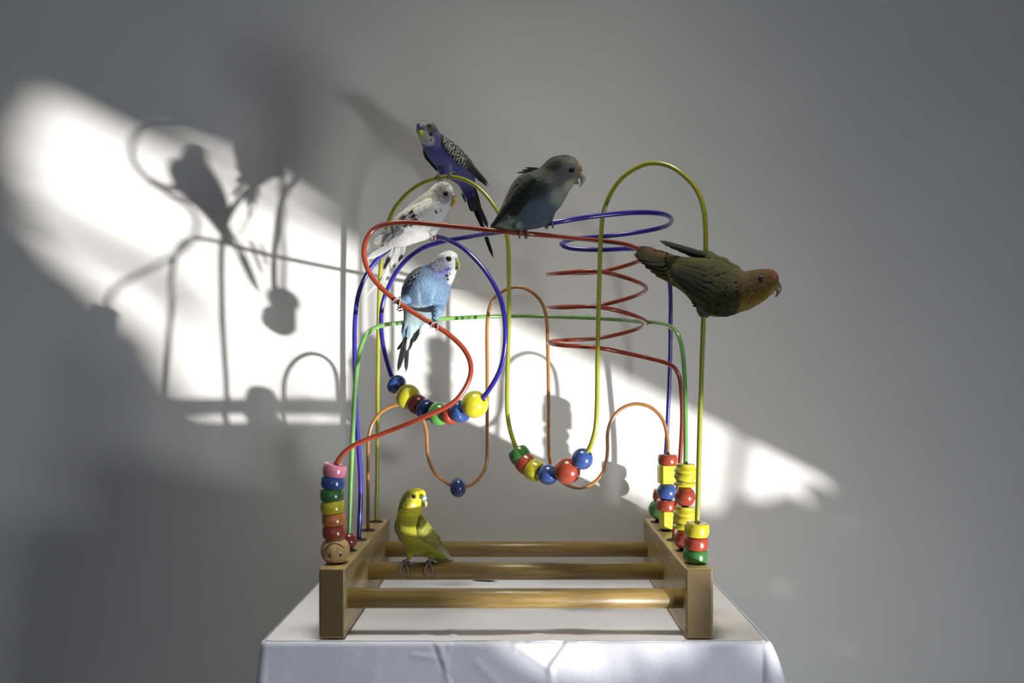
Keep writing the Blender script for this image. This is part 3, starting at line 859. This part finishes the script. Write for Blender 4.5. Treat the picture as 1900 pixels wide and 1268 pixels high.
        for sgn, offs in ((1, (-.55, .55)), (-1, (-.45, .4))):
            for k, of in enumerate(offs):
                Lk = tlen*(1.0 if (k == 1) == (sgn > 0) else .8)
                amax = min(reach, Lk/R)
                pts = [hub]; rr = [rt*1.1]
                for q in np.linspace(.12, 1, 9):
                    a_ = amax*q; knob = 1+.14*math.sin(q*math.pi*5)
                    pts.append(wp+(U_*math.cos(a_)+Fv*sgn*math.sin(a_))*R+tan*(of*spread*2*min(1, q*1.6))); rr.append(rt*(1-.28*q)*knob)
                V, F = tube(pts, rr, 9); mb.add(V, F)
                dr = (pts[-1]-pts[-2]).normalized(); inw = (wp+tan*(of*spread*2)-pts[-1]).normalized()
                outw = -inw
                cl = [pts[-1]+outw*rt*.2, pts[-1]+dr*claw*.5+outw*rt*.35, pts[-1]+dr*claw+outw*rt*.0]
                claws.append(tube(cl, [rt*.55, rt*.4, rt*.1], 7))
        o = mb.build('foot', paint(rgb, .55, 0, 'foot_skin'), s.root)
        for V, F in claws: link_mesh('claw', V, F, paint((70, 62, 58), .35, .1, 'claw'), o)
M_LID = paint((58, 54, 54), .7, 0, 'eyelid'); M_LID2 = paint((120, 118, 60), .7, 0, 'eyelid_yellow')

def wire_at(name, x, y, d):
    path = WIRES[name]; c = P(x, y, d)
    i = min(range(1, len(path)-1), key=lambda q: (path[q]-c).length)
    tn = (path[i+1]-path[i-1]).normalized(); return path[i]+tn*((c-path[i]).dot(tn)), tn

# ---- light blue budgie on the red swoop
fr = Frame(700, 440, 4.877)
b = Bird('budgie', P(772, 640, 1.15), 'sky blue budgie with white face perched on the orange red wire', 'bird', fr,
  [(628,124,680,122,1.136,.8),(585,142,722,150,1.136,.85),(545,170,730,190,1.136,.85),(510,208,722,250,1.137,.82),(470,240,716,312,1.14,.82),(410,268,698,372,1.146,.85),(330,304,668,440,1.152,1.0),(270,362,655,520,1.158,1.1),
   (230,450,630,592,1.165,1.12),(216,530,592,650,1.173,1.1),(224,610,530,712,1.183,1.0),(238,675,470,742,1.195,.8),(240,735,420,785,1.207,.75),(238,800,390,815,1.217,.6),(240,850,345,860,1.226,.45),(255,890,310,900,1.234,.3)],
  [[(550,590,1.165,72),(545,670,1.152,52),(530,725,1.143,30),(517,775,1.136,13)],[(310,520,1.165,66),(262,560,1.150,40),(238,590,1.14,20),(215,585,1.134,12)]],
  Painter((102,128,156), [(650,170,110,75,10,(222,222,222),.2),(690,320,52,110,12,(228,230,230),.25),(560,230,120,70,35,(190,196,208),.3),(590,320,75,36,-25,(132,132,186),.5),(430,430,90,60,0,(116,146,172),.6),
     (420,690,120,60,20,(170,192,204),.5),(310,800,90,110,10,(176,200,204),.4),(530,690,50,60,0,(130,158,184),.5),(380,560,14,90,-8,(150,178,200),.8),(500,560,10,80,12,(140,170,196),.8),(640,292,26,14,-20,(84,80,170),.3),
     (632,352,17,13,20,(16,16,20),.25),(637,382,11,12,0,(16,16,20),.25),(655,338,9,8,0,(16,16,20),.3)],
    [(520,235,125,72,35,62,15,(66,72,92),.85),(600,215,60,50,0,70,12,(80,84,100),.55),(640,262,60,30,0,20,11,(100,100,120),.5)]))
b.skip = [[(215,480),(330,310),(400,268),(345,380),(240,470)]]
b.plumage(2300, .0050, .0030)
b.eye(648, 198, 19)
b.horn('cere', [(702,192,1.132,16),(718,204,1.131,17),(714,222,1.132,13)], (170,170,120))
b.horn('upper_beak', [(710,222,1.134,15),(726,232,1.132,19),(738,256,1.131,16),(735,282,1.131,9),(724,300,1.131,4)], (170,170,70))
b.horn('lower_beak', [(705,265,1.135,16),(718,288,1.134,13),(722,298,1.134,7)], (168,168,80))
blk = (30,30,34)
b.wing([(400,262),(325,300),(262,370),(222,455)], [(395,290),(345,350),(275,430),(224,480)], lambda s: 1.153+.01*s, (52,56,66),
  [(.05+.16*i, 3, .2, 15, blk, (196,202,210)) for i in range(5)], [(.35,.25,1.0,.2,12,blk,(120,128,140)),(.45,.55,1.02,.5,12,blk,(150,158,170)),(.5,.8,1.0,.8,11,(60,66,80),(180,186,196))], bulge=.002)
b.wing([(640,470),(655,500),(650,530),(600,612)], [(625,490),(632,520),(625,560),(592,606)], lambda s: 1.168, (60,64,74), [], [(.1,.5,1.05,.5,12,blk,(140,150,165))], name='far_wing', near=False, bulge=0)
for (x0,y0,d0_,x1,y1,d1_,w_,ci,ce,bd) in [(275,800,1.240,205,1225,1.286,26,(32,31,33),(66,64,63),.04),(285,830,1.231,238,1222,1.268,22,(40,39,40),(78,75,74),-.05),(350,790,1.249,275,1040,1.277,24,(26,26,28),(60,60,62),0),(400,770,1.258,330,960,1.277,22,(22,22,26),(50,50,54),.03),
      (310,800,1.222,262,1035,1.250,15,(206,208,204),(226,226,222),0),(330,810,1.218,312,930,1.241,12,(200,206,206),(222,224,222),.08),(262,760,1.213,232,920,1.232,18,(110,140,170),(80,90,104),0),(245,760,1.222,222,880,1.241,12,(70,84,100),(40,44,52),0),
      (250,930,1.249,186,1030,1.268,14,(40,40,42),(70,70,72),.05),(300,770,1.204,285,930,1.232,20,(150,184,206),(196,208,210),.02),(360,760,1.213,340,850,1.232,20,(188,200,200),(206,212,210),0),(405,790,1.240,385,890,1.259,12,(200,206,210),(220,222,222),0)]:
    b.quill('tail_feather', b.root, x0,y0,d0_,x1,y1,d1_,w_,ci,ce,bd, blunt=.6)
for x,y,ax,ay,ad in ((738,560,742,552,1.133),(808,607,806,594,1.136)):
    wp, tn = wire_at('red', x, y, 1.126)
    b.foot(P(ax, ay, ad+.004), wp, tn, .0029, (136,132,136))
b.tufts([(195,650,1.15,170,662,7,blk,(150,150,150)),(225,640,1.15,180,640,8,blk,(150,150,150)),(230,660,1.15,185,672,8,blk,(120,120,120))])

# ---- white budgie on the violet wire
fr = Frame(680, 320, 5.765)
wt = (240,239,236)
b = Bird('budgie', P(790, 440, 1.253), 'white budgie with grey freckled cheek and pink feet perched behind the red wire', 'bird', fr,
  [(800,102,858,98,1.248,.8),(740,124,912,148,1.248,.85),(696,162,934,222,1.248,.85),(652,205,916,308,1.249,.82),(590,247,896,372,1.251,.82),(522,300,862,432,1.253,.88),(457,355,826,512,1.255,.9),(397,412,785,592,1.257,.9),
   (347,472,722,662,1.259,.85),(312,540,640,716,1.262,.8),(290,612,530,752,1.265,.7),(270,682,430,786,1.268,.6),(232,730,350,802,1.271,.45),(200,765,270,800,1.274,.3)],
  [[(740,560,1.253,60),(735,610,1.253,40),(735,660,1.256,16)],[(700,600,1.248,50),(705,640,1.251,30),(700,670,1.256,14)]],
  Painter(wt, [(600,300,170,90,-35,(196,194,186),.5),(770,215,60,75,20,(172,170,168),.5),(860,250,50,60,0,(196,192,190),.5),(735,418,28,14,35,(24,22,22),.3),(795,405,10,14,0,(120,118,114),.4),(545,345,40,8,-20,(50,48,46),.4),(735,207,20,6,10,(90,88,86),.4),(930,232,20,20,0,(206,160,170),.4)],
    [(820,140,70,45,10,20,17,(34,32,34),.9),(820,150,75,50,0,95,15,(40,38,40),.6),(820,285,60,55,0,40,14,(70,68,70),.6)]))
b.skip = [[(600,300),(700,380),(640,500),(450,600),(300,720),(260,600),(330,440)]]
b.plumage(2000, .0050, .0032)
b.eye(846, 228, 22)
b.horn('cere', [(918,235,1.246,18),(930,252,1.245,19),(924,268,1.246,14)], (214,160,172))
b.horn('upper_beak', [(915,268,1.247,22),(930,285,1.246,22),(938,312,1.246,18),(926,345,1.246,11),(910,368,1.246,4)], (214,180,44))
b.horn('lower_beak', [(900,320,1.248,15),(908,345,1.247,11),(908,358,1.247,6)], (206,178,80))
mk = lambda s, t, r: (46,44,44) if ((.3 < s < .62 and .3 < t < .95 and r.random() < .85) or (s > .5 and t < .35)) else (234,232,226)
b.wing([(690,270),(600,305),(500,350),(415,400),(335,450),(275,520),(250,590)], [(735,430),(690,480),(620,505),(540,535),(450,600),(380,660),(310,715)], lambda s: 1.251+.02*s, (226,224,218),
  [(.02+.115*i, 5, .17, 30, mk, (228,226,222)) for i in range(6)],
  [(.5,.12,.98,.05,26,(52,50,50),(120,118,116)),(.5,.3,1.0,.25,26,(58,56,56),(130,128,126)),(.52,.5,1.02,.45,26,(96,94,94),(160,158,156)),(.52,.7,1.02,.65,28,(120,118,118),(170,168,166)),(.5,.88,1.0,.85,26,(140,138,136),(186,184,180))])
for (x0,y0,d0_,x1,y1,d1_,w_,ci,ce,bd,tp) in [(330,745,1.270,5,938,1.283,34,(228,228,226),(236,236,234),.03,None),(250,650,1.274,75,770,1.282,36,(200,200,198),(226,226,224),.05,None),(290,640,1.276,130,650,1.280,30,(180,180,178),(200,200,198),0,None),
     (290,790,1.274,188,1045,1.284,20,(220,220,218),(206,206,204),.02,((30,30,30),.38)),(330,790,1.273,250,1040,1.284,24,(226,226,222),(206,206,204),.02,((150,146,140),.8)),(360,785,1.274,290,1030,1.284,22,(222,222,220),(206,206,204),0,((60,58,56),.7)),(400,780,1.274,345,960,1.283,16,(214,214,212),(206,206,204),0,((36,34,34),.55)),
     (300,800,1.278,170,1205,1.288,16,(222,222,220),(226,226,224),0,None),(420,780,1.274,372,930,1.280,12,(220,220,218),(206,206,204),0,((40,38,38),.6)),(270,1000,1.288,-25,1370,1.298,10,(220,220,218),(226,226,224),.03,None),(380,690,1.270,170,770,1.278,34,(226,226,224),(236,236,234),0,None)]:
    b.quill('tail_feather', b.root, x0,y0,d0_,x1,y1,d1_,w_,ci,ce,bd, blunt=.6, tipc=tp)
for x,y,ax,ay in ((801,441,803,430),(808,443,810,430)):
    wp, tn = wire_at('violet', x, y, 1.27)
    b.foot(P(ax, ay, 1.260), wp, tn, .0031, (206,168,172), spread=.003)

# ---- violet budgie on top of the yellow arch
fr = Frame(760, 210, 4.528)
b = Bird('budgie', P(830, 335, 1.376), 'violet budgie with black and white barred wing perched on top of the yellow arch', 'bird', fr,
  [(104,66,152,62,1.374,.8),(64,92,200,90,1.373,.88),(55,138,234,126,1.374,.88),(68,190,252,162,1.376,.85),(92,240,288,192,1.379,.85),(113,288,345,232,1.382,.85),(142,348,420,302,1.385,.85),(188,412,478,372,1.388,.82),
   (236,462,518,432,1.391,.8),(285,512,544,502,1.394,.75),(348,560,550,560,1.397,.7),(410,604,550,612,1.400,.6),(450,672,545,662,1.403,.5),(482,728,535,722,1.406,.35)],
  [[(270,440,1.389,52),(268,475,1.383,36),(262,505,1.376,14)],[(390,440,1.389,52),(388,480,1.383,34),(384,508,1.376,14)]],
  Painter((100,102,166), [(150,110,110,62,20,(150,150,146),.3),(130,210,85,58,35,(206,206,202),.2),(215,125,50,70,30,(104,104,102),.45),(330,300,60,160,-38,(78,76,128),.6),(300,420,70,60,0,(106,108,172),.6),(345,470,16,40,-15,(150,156,200),.6),(500,700,60,60,0,(60,60,120),.5),
     (176,180,18,12,40,(18,18,22),.25),(178,226,9,10,0,(14,14,16),.3),(150,238,6,6,0,(14,14,16),.3),(122,244,5,5,0,(14,14,16),.3),(100,246,5,5,0,(14,14,16),.3),(70,85,40,40,0,(170,170,164),.5)],
    [(215,120,50,66,30,60,11,(60,60,60),.6)]))
b.skip = [[(270,190),(340,225),(440,310),(530,420),(580,520),(560,555),(480,470),(400,410),(330,330),(275,240)]]
b.plumage(1900, .0050, .0030)
b.eye(163, 106, 15, both=False); b.eye(72, 100, 12, both=False)
b.horn('cere', [(76,126,1.350,16),(92,122,1.347,22),(112,126,1.351,16)], (84,84,150))
b.horn('upper_beak', [(95,138,1.356,27),(95,160,1.349,26),(98,185,1.347,17),(101,208,1.349,5)], (176,176,56))
b.horn('lower_beak', [(108,178,1.360,16),(105,200,1.356,12)], (160,160,80))
b.wing([(262,180),(335,222),(430,300),(515,395),(560,480),(605,535)], [(272,245),(328,332),(398,412),(478,472),(550,540),(620,590)], lambda s: 1.376+.02*s, (34,36,38),
  [(.0+.055*i, 7, .085, 11, (20,22,22), (214,214,198)) for i in range(12)],
  [(.5,.15,1.14,.0,12,(26,28,30),(60,62,62)),(.55,.3,1.12,.2,12,(24,26,28),(70,72,72)),(.55,.5,1.06,.5,13,(30,32,36),(96,98,100)),(.58,.7,1.10,.9,11,(40,46,60),(110,112,116)),(.5,.85,1.0,1.0,11,(44,50,66),(110,114,120)),(.6,.4,1.16,.35,10,(20,22,24),(50,52,52))], rim=.25, tip0=.66)
b.wing([(118,285),(112,320),(130,380),(185,440)], [(150,320),(170,370),(215,430),(250,470)], lambda s: 1.404, (40,42,46), [], [(.2,.2,1.05,.3,16,(30,32,36),(50,52,58)),(.3,.5,1.1,.5,16,(30,32,36),(56,58,62)),(.5,.6,1.306,.2,13,(20,22,24),(40,42,44))], name='far_wing', near=False, bulge=0)
for (x0,y0,d0_,x1,y1,d1_,w_,ci,ce) in [(520,690,1.410,705,1222,1.424,16,(10,10,12),(24,24,28)),(530,680,1.408,660,965,1.418,20,(54,56,64),(90,92,96)),(545,620,1.408,600,840,1.414,15,(20,20,24),(60,60,66)),(500,700,1.410,610,950,1.418,17,(14,14,18),(40,40,46)),(510,690,1.406,545,835,1.410,22,(66,70,84),(100,102,110)),(480,690,1.406,525,830,1.410,16,(40,42,56),(80,82,90)),(450,680,1.402,470,750,1.404,8,(60,60,70),(120,120,126)),(440,670,1.402,452,722,1.404,7,(90,90,100),(140,140,140))]:
    b.quill('tail_feather', b.root, x0,y0,d0_,x1,y1,d1_,w_,ci,ce)
for x,y,ax,ay in ((808,330,812,318),(844,330,845,319)):
    wp, tn = wire_at('yellow', x, y, 1.36)
    b.foot(P(ax, ay, wp.y+.003), wp, tn, .0029, (112,100,100))

# ---- grey blue lovebird
fr = Frame(900, 270, 6.675)
b = Bird('lovebird', P(985, 430, 1.115), 'grey lovebird with blue belly standing astride the red and violet wires', 'bird', fr,
  [(940,126,1030,121,1.103,.8),(832,150,1140,182,1.103,.85),(766,192,1196,268,1.103,.85),(716,242,1182,372,1.104,.82),(662,290,1112,472,1.106,.82),(562,332,1046,562,1.108,.85),(464,364,1002,642,1.110,.88),(392,414,950,732,1.112,.88),
   (332,502,872,832,1.114,.88),(282,602,830,922,1.116,.85),(236,702,720,1000,1.118,.82),(190,790,560,1040,1.121,.75),(150,870,390,1052,1.125,.6),(110,950,225,1032,1.130,.4),(78,1008,112,1030,1.134,.3)],
  [[(450,900,1.114,90),(440,970,1.113,60),(455,1035,1.114,26)],[(720,860,1.114,90),(745,930,1.118,50),(768,965,1.122,24)]],
  Painter((80,93,102), [(640,430,330,200,-50,(50,56,50),.35),(930,200,240,110,10,(46,50,43),.4),(1080,330,150,150,0,(126,124,112),.5),(940,430,180,130,-30,(98,98,94),.5),(1060,520,110,80,-40,(176,170,150),.5),(920,640,110,110,0,(146,150,140),.5),(1190,260,50,90,10,(160,142,112),.4),
     (620,860,230,160,-10,(82,97,112),.5),(330,990,120,70,10,(150,176,150),.5),(230,990,110,60,0,(142,168,140),.4)], []), .0013)
b.skip = [[(640,440),(600,570),(530,690),(430,810),(280,910),(70,1020),(190,780),(270,590),(390,400),(560,350)]]
b.plumage(2400, .0075, .0042)
b.eye(1072, 304, 31)
b.horn('cere', [(1178,318,1.100,22),(1200,316,1.099,20)], (146,128,108))
b.horn('upper_beak', [(1165,345,1.103,52),(1195,365,1.101,46),(1214,410,1.100,34),(1205,455,1.100,24),(1188,490,1.100,12),(1170,522,1.100,4)], (176,172,160))
b.horn('lower_beak', [(1115,440,1.105,36),(1138,462,1.103,26),(1160,472,1.102,10)], (150,144,128))
gk = (31,37,31)
b.wing([(560,350),(430,390),(345,460),(275,590),(200,770),(130,920),(72,1015)], [(640,440),(605,560),(535,680),(435,805),(300,890),(180,965),(80,1018)], lambda s: 1.101+.026*s, (34,39,34),
  [(.02+.095*i, 5, .17, 40, (35,42,35), (31,35,31)) for i in range(6)],
  [(.38,.08,.82,.02,30,(27,31,27),(40,44,39)),(.4,.22,.9,.12,30,(28,31,29),(43,46,43)),(.42,.36,.97,.3,30,(27,31,28),(46,49,46)),(.42,.5,1.0,.45,30,(28,33,31),(52,56,52)),(.42,.64,1.0,.6,28,(29,34,33),(110,118,108)),(.4,.78,.98,.8,28,(28,33,31),(120,126,118)),(.36,.9,.72,.97,26,(31,37,37),(170,176,166))])
for (x0,y0,d0_,x1,y1,d1_,w_,ci,ce) in [(190,880,1.132,70,1020,1.138,26,(37,43,40),(120,128,120)),(210,900,1.130,95,1022,1.136,26,(40,48,44),(130,138,130)),(250,920,1.128,130,1028,1.134,26,(49,58,52),(140,150,136)),(280,930,1.126,180,1030,1.132,28,(130,150,130),(156,172,150))]:
    b.quill('tail_feather', b.root, x0,y0,d0_,x1,y1,d1_,w_,ci,ce)
r9 = random.Random(3)
rows = []
for k in range(26):
    t_ = k/25; bx = 690-180*t_+r9.uniform(-12, 12); by = 285+60*t_+r9.uniform(-14, 14); L_ = r9.uniform(90, 190)*(1-.3*t_); an = r9.uniform(-.10, .08)+.16*t_
    rows.append((bx, by, 1.103+r9.uniform(-.006, .014), bx-L_*math.cos(an), by+L_*math.sin(an)-8, r9.uniform(6, 10), (46,52,46), (66,72,64)))
for k in range(14):
    t_ = k/13; bx = 450-130*t_; by = 400+160*t_; L_ = r9.uniform(50, 80); an = 1.0+.5*t_
    rows.append((bx, by, 1.110+r9.uniform(-.004, .008), bx-L_*math.cos(an)-12, by+L_*math.sin(an), r9.uniform(9, 14), (48,54,48), (62,68,60)))
b.tufts(rows)
wp, tn = wire_at('red', 970, 434, 1.123); b.foot(P(968, 424, wp.y+.002), wp, tn, .0029, (120,104,98), rt=.0017, spread=.004, tlen=.018, claw=.004)
wp, tn = wire_at('violet', 1015, 416, 1.128); b.foot(P(1014, 408, wp.y-.001), wp, tn, .0031, (120,104,98), rt=.0017, spread=.004, tlen=.018, claw=.004)

# ---- green lovebird leaning from the tall yellow post
fr = Frame(1170, 440, 6.552)
def dg(x): return 1.185-.145*min(1, max(0, x/1750))
b = Bird('lovebird', P(1300, 575, 1.12), 'dark green lovebird with orange brown head leaning out from the tall yellow wire', 'bird', fr,
  [(x0,y0,x1,y1,dg((x0+x1)/2),q) for x0,y0,x1,y1,q in [(1802,505,1796,560,.8),(1772,430,1728,672,.85),(1692,390,1655,752,.85),(1582,389,1552,822,.82),(1472,404,1442,882,.82),(1382,418,1332,915,.84),(1302,378,1242,950,.84),(1202,322,1122,970,.82),
    (1082,272,992,962,.8),(952,262,882,926,.78),(822,256,792,842,.75),(692,250,702,732,.7),(582,236,602,642,.6),(472,206,482,566,.5),(382,170,372,492,.4),(300,160,280,430,.3)]],
  [[(900,860,1.118,90),(880,910,1.122,60),(868,930,1.127,30)],[(960,880,1.125,80),(930,930,1.13,40),(905,945,1.134,26)]],
  Painter((72,74,34), [(1560,560,320,330,0,(100,81,43),.25),(1640,470,260,110,10,(104,78,44),.35),(1560,780,280,150,-32,(138,115,43),.35),(1480,520,120,130,0,(96,79,50),.5),(1400,860,120,90,-30,(139,120,48),.5),(1780,470,60,60,0,(138,83,52),.5),(1100,930,260,70,0,(57,58,33),.5),
     (480,520,260,50,35,(120,120,41),.4),(250,250,220,150,20,(72,60,29),.4)], []), .0013)
b.skip = [[(1300,560),(1330,850),(1150,960),(900,880),(700,690),(470,440),(580,330),(800,340),(1050,400)]]
b.plumage(2400, .0078, .0044)
b.eye(1583, 503, 31)
b.horn('upper_beak', [(1722,585,1.041,86),(1762,600,1.039,70),(1788,632,1.038,50),(1796,668,1.038,30),(1782,702,1.038,15),(1758,732,1.038,4)], (129,115,96))
b.horn('lower_beak', [(1688,640,1.044,46),(1714,668,1.042,32),(1736,684,1.041,11)], (114,101,77))
gr = (57,60,29); ge = (72,76,38)
b.wing([(1290,540),(1160,430),(1040,385),(880,350),(740,340),(600,320),(500,330)], [(1330,850),(1230,945),(1090,955),(930,900),(800,800),(650,640),(470,450)], lambda s: dg(1250-780*s)-.022, (53,57,29),
  [(.02+.1*i, 6, .17, 44, (60,64,31), (67,71,34)) for i in range(6)],
  [(.45,.06,.98,.05,34,(46,48,26),(79,83,45)),(.42,.2,1.0,.2,36,(43,45,26),(83,86,46)),(.42,.34,1.0,.36,36,(41,43,26),(69,72,38)),(.42,.48,1.0,.52,36,(40,41,26),(65,67,36)),(.42,.62,1.02,.68,36,(38,40,26),(62,64,34)),(.42,.76,1.02,.82,34,(38,40,26),(89,91,52)),(.4,.9,.98,.97,30,(41,43,26),(95,96,52))], bulge=.004)
# raised far wing
b.wing([(1370,415),(1260,330),(1120,255),(960,192),(820,158),(690,138)], [(1300,470),(1150,400),(1000,345),(880,290),(780,240),(690,205)], lambda s: dg(1350-650*s)+.012, (72,76,38),
  [(.05+.12*i, 4, .18, 34, (71,74,36), (79,83,45)) for i in range(6)],
  [(.66,.2,1.50,-.1,27,(38,40,29),(52,53,38)),(.66,.35,1.46,.12,27,(34,36,28),(50,52,36)),(.68,.5,1.36,.35,28,(36,38,29),(55,57,40)),(.7,.7,1.2,.6,28,(52,53,36),(79,83,53)),(.6,.88,1.05,.85,28,(69,72,40),(112,115,60))], name='raised_wing', near=False, bulge=.004)
for (x0,y0,d0_,x1,y1,d1_,w_,ci,ce,tp) in [(420,230,1.143,105,135,1.186,44,(89,62,29),(103,72,34),((89,89,40),.88)),(420,250,1.141,60,160,1.186,48,(83,58,29),(95,69,33),((100,100,45),.86)),(420,290,1.140,40,205,1.184,50,(57,53,28),(69,64,31),((103,105,43),.86)),(420,340,1.138,75,240,1.182,50,(46,46,26),(57,57,31),((95,96,40),.9)),
      (440,390,1.136,115,270,1.180,48,(45,45,26),(57,57,31),((103,107,41),.9)),(460,430,1.134,170,330,1.178,46,(50,50,26),(83,84,34),((112,114,43),.9)),(480,480,1.133,240,390,1.176,40,(72,72,31),(120,120,45),((120,122,46),.8)),(500,530,1.132,300,440,1.172,34,(103,95,38),(129,127,48),None)]:
    b.quill('tail_feather', b.root, x0,y0,d0_,x1,y1,d1_,w_,ci,ce,0, tipc=tp, blunt=.82)
b.tufts([(830,830,1.115,738,795,14,(41,43,24),(52,53,31)),(850,850,1.115,745,835,12,(41,43,24),(52,53,31)),(870,870,1.115,790,875,12,(41,43,24),(52,53,31)),(800,800,1.115,730,760,12,(41,43,24),(52,53,31))])
for zz, sg in ((582, 1), (566, -1)):
    wp, tn = wire_at('yellow', 1303, zz, 1.131)
    b.foot(P(1303-7*sg, zz-4, 1.122), wp, tn, .0029, (79,71,67), up=Vector((-.8, -.5*sg, .1)), rt=.0017, spread=.0034, tlen=.016, claw=.004)

# ---- yellow budgie on the middle crossbar
fr = Frame(710, 890, 6.34)
b = Bird('budgie', P(765, 1045, 1.279), 'yellow green budgie standing on the middle wooden crossbar', 'bird', fr,
  [(360,104,430,100,1.268,.8),(280,138,500,140,1.267,.88),(232,200,505,212,1.267,.88),(196,280,482,292,1.268,.86),(178,360,455,366,1.27,.86),(165,430,482,430,1.272,.86),(160,502,535,512,1.274,.84),(170,575,580,592,1.276,.84),(190,650,610,650,1.278,.84),
   (228,735,650,702,1.28,.82),(300,850,700,762,1.283,.78),(440,892,735,822,1.287,.7),(560,930,765,872,1.291,.6),(660,964,798,925,1.295,.45),(735,972,815,955,1.298,.3)],
  [[(330,800,1.275,70),(318,860,1.272,44),(312,905,1.272,24),(295,940,1.273,13)],[(540,860,1.275,70),(556,905,1.275,36),(560,940,1.276,14)]],
  Painter((176,172,48), [(370,220,230,190,15,(206,200,44),.2),(430,150,120,70,15,(228,216,48),.4),(250,240,90,140,15,(150,146,50),.45),(340,380,160,60,0,(206,200,50),.4),(330,640,180,150,0,(168,166,46),.5),(420,850,150,90,10,(160,160,48),.5),(368,310,26,18,-20,(190,190,170),.4),(600,920,130,60,25,(138,140,40),.5),(460,540,40,120,0,(136,136,40),.6)],
    [(245,240,85,150,15,75,21,(66,64,24),.85),(310,150,80,40,-10,70,16,(90,86,28),.6)]))
b.skip = [[(470,440),(540,510),(640,650),(720,770),(825,962),(680,860),(560,750),(490,790),(440,680),(415,560)]]
b.plumage(2300, .0050, .0032)
b.eye(370, 203, 23, iris=True)
b.horn('cere', [(468,222,1.256,26),(488,216,1.254,27),(506,222,1.256,18)], (176,190,222))
b.horn('upper_beak', [(476,245,1.260,26),(496,262,1.257,24),(509,290,1.256,17),(500,335,1.257,5)], (178,180,120))
b.horn('lower_beak', [(472,290,1.262,18),(486,315,1.260,13),(488,328,1.26,6)], (190,180,110))
yg = (140,138,52); ye = (176,172,96)
b.wing([(455,430),(535,505),(590,575),(645,655),(722,775),(770,860),(826,960)], [(412,560),(425,640),(470,730),(560,750),(640,820),(730,900),(815,962)], lambda s: 1.262+.026*s, (132,130,52),
  [(.02+.095*i, 5, .16, 26, (128,126,46), (164,160,80)) for i in range(6)],
  [(.4,.1,.86,.04,20,(134,130,64),(170,164,110)),(.44,.28,.97,.2,20,(150,146,96),(186,180,140)),(.46,.45,1.0,.45,20,(160,156,116),(196,190,156)),(.46,.62,1.0,.6,20,(156,152,112),(196,192,160)),(.44,.78,.98,.8,20,(150,146,104),(190,186,150)),(.1,.86,.5,.98,24,(140,138,60),(176,172,110)),(.1,.7,.42,.9,24,(134,132,52),(170,166,96))])
b.wing([(155,470),(138,530),(150,620),(210,725)], [(185,520),(175,580),(195,650),(218,722)], lambda s: 1.285, (120,118,50), [], [(.2,.4,1.05,.4,18,(112,110,48),(150,146,80)),(.3,.7,.9,.9,16,(150,146,100),(196,192,160))], name='far_wing', near=False, bulge=0)
for (x0,y0,d0_,x1,y1,d1_,w_,ci,ce) in [(690,900,1.296,828,964,1.31,24,(96,94,40),(130,128,56)),(680,920,1.294,815,968,1.306,24,(150,148,50),(170,166,70)),(640,930,1.292,760,970,1.30,28,(156,154,52),(166,162,62)),(600,925,1.29,720,966,1.298,26,(150,150,50),(164,160,60))]:
    b.quill('tail_feather', b.root, x0,y0,d0_,x1,y1,d1_,w_,ci,ce)
zb = CAMZ-(1060-CY)/FPX*1.279
for x, ax in ((752, 757), (797, 798)):
    xx = (x-CX)/FPX*1.279
    b.foot(P(ax, 1038, 1.272), Vector((xx, 1.279, zb)), Vector((1, 0, .0)), .0117, (128,118,122), rt=.0016, spread=.0048, tlen=.021, claw=.0045, up=Vector((0, -.35, 1)))

# ---- stray feather lying on the cloth
c = P(897, 1080, .3057*FPX/(1080-CY))
mb = MB()
a_, e_ = Vector((-.0155, .006, .0012)), Vector((.0145, -.004, .0012))
b.feather(mb, a_, e_, .0022, Vector((.2, 1, 0)), Vector((0, 0, 1)), (58,54,52), (92,88,84), bend=.12, arch=.5)
V, F = tube([e_, e_+Vector((.006, -.001, .0003))], [.0005, .0003], 6); mb.add(V, F, [lin((90,86,80))]*len(V))
o = mb.build('loose_feather', M_FEATHER); o.location = c
tag(o, 'small dark loose feather lying on the cloth behind the front crossbar', 'feather')
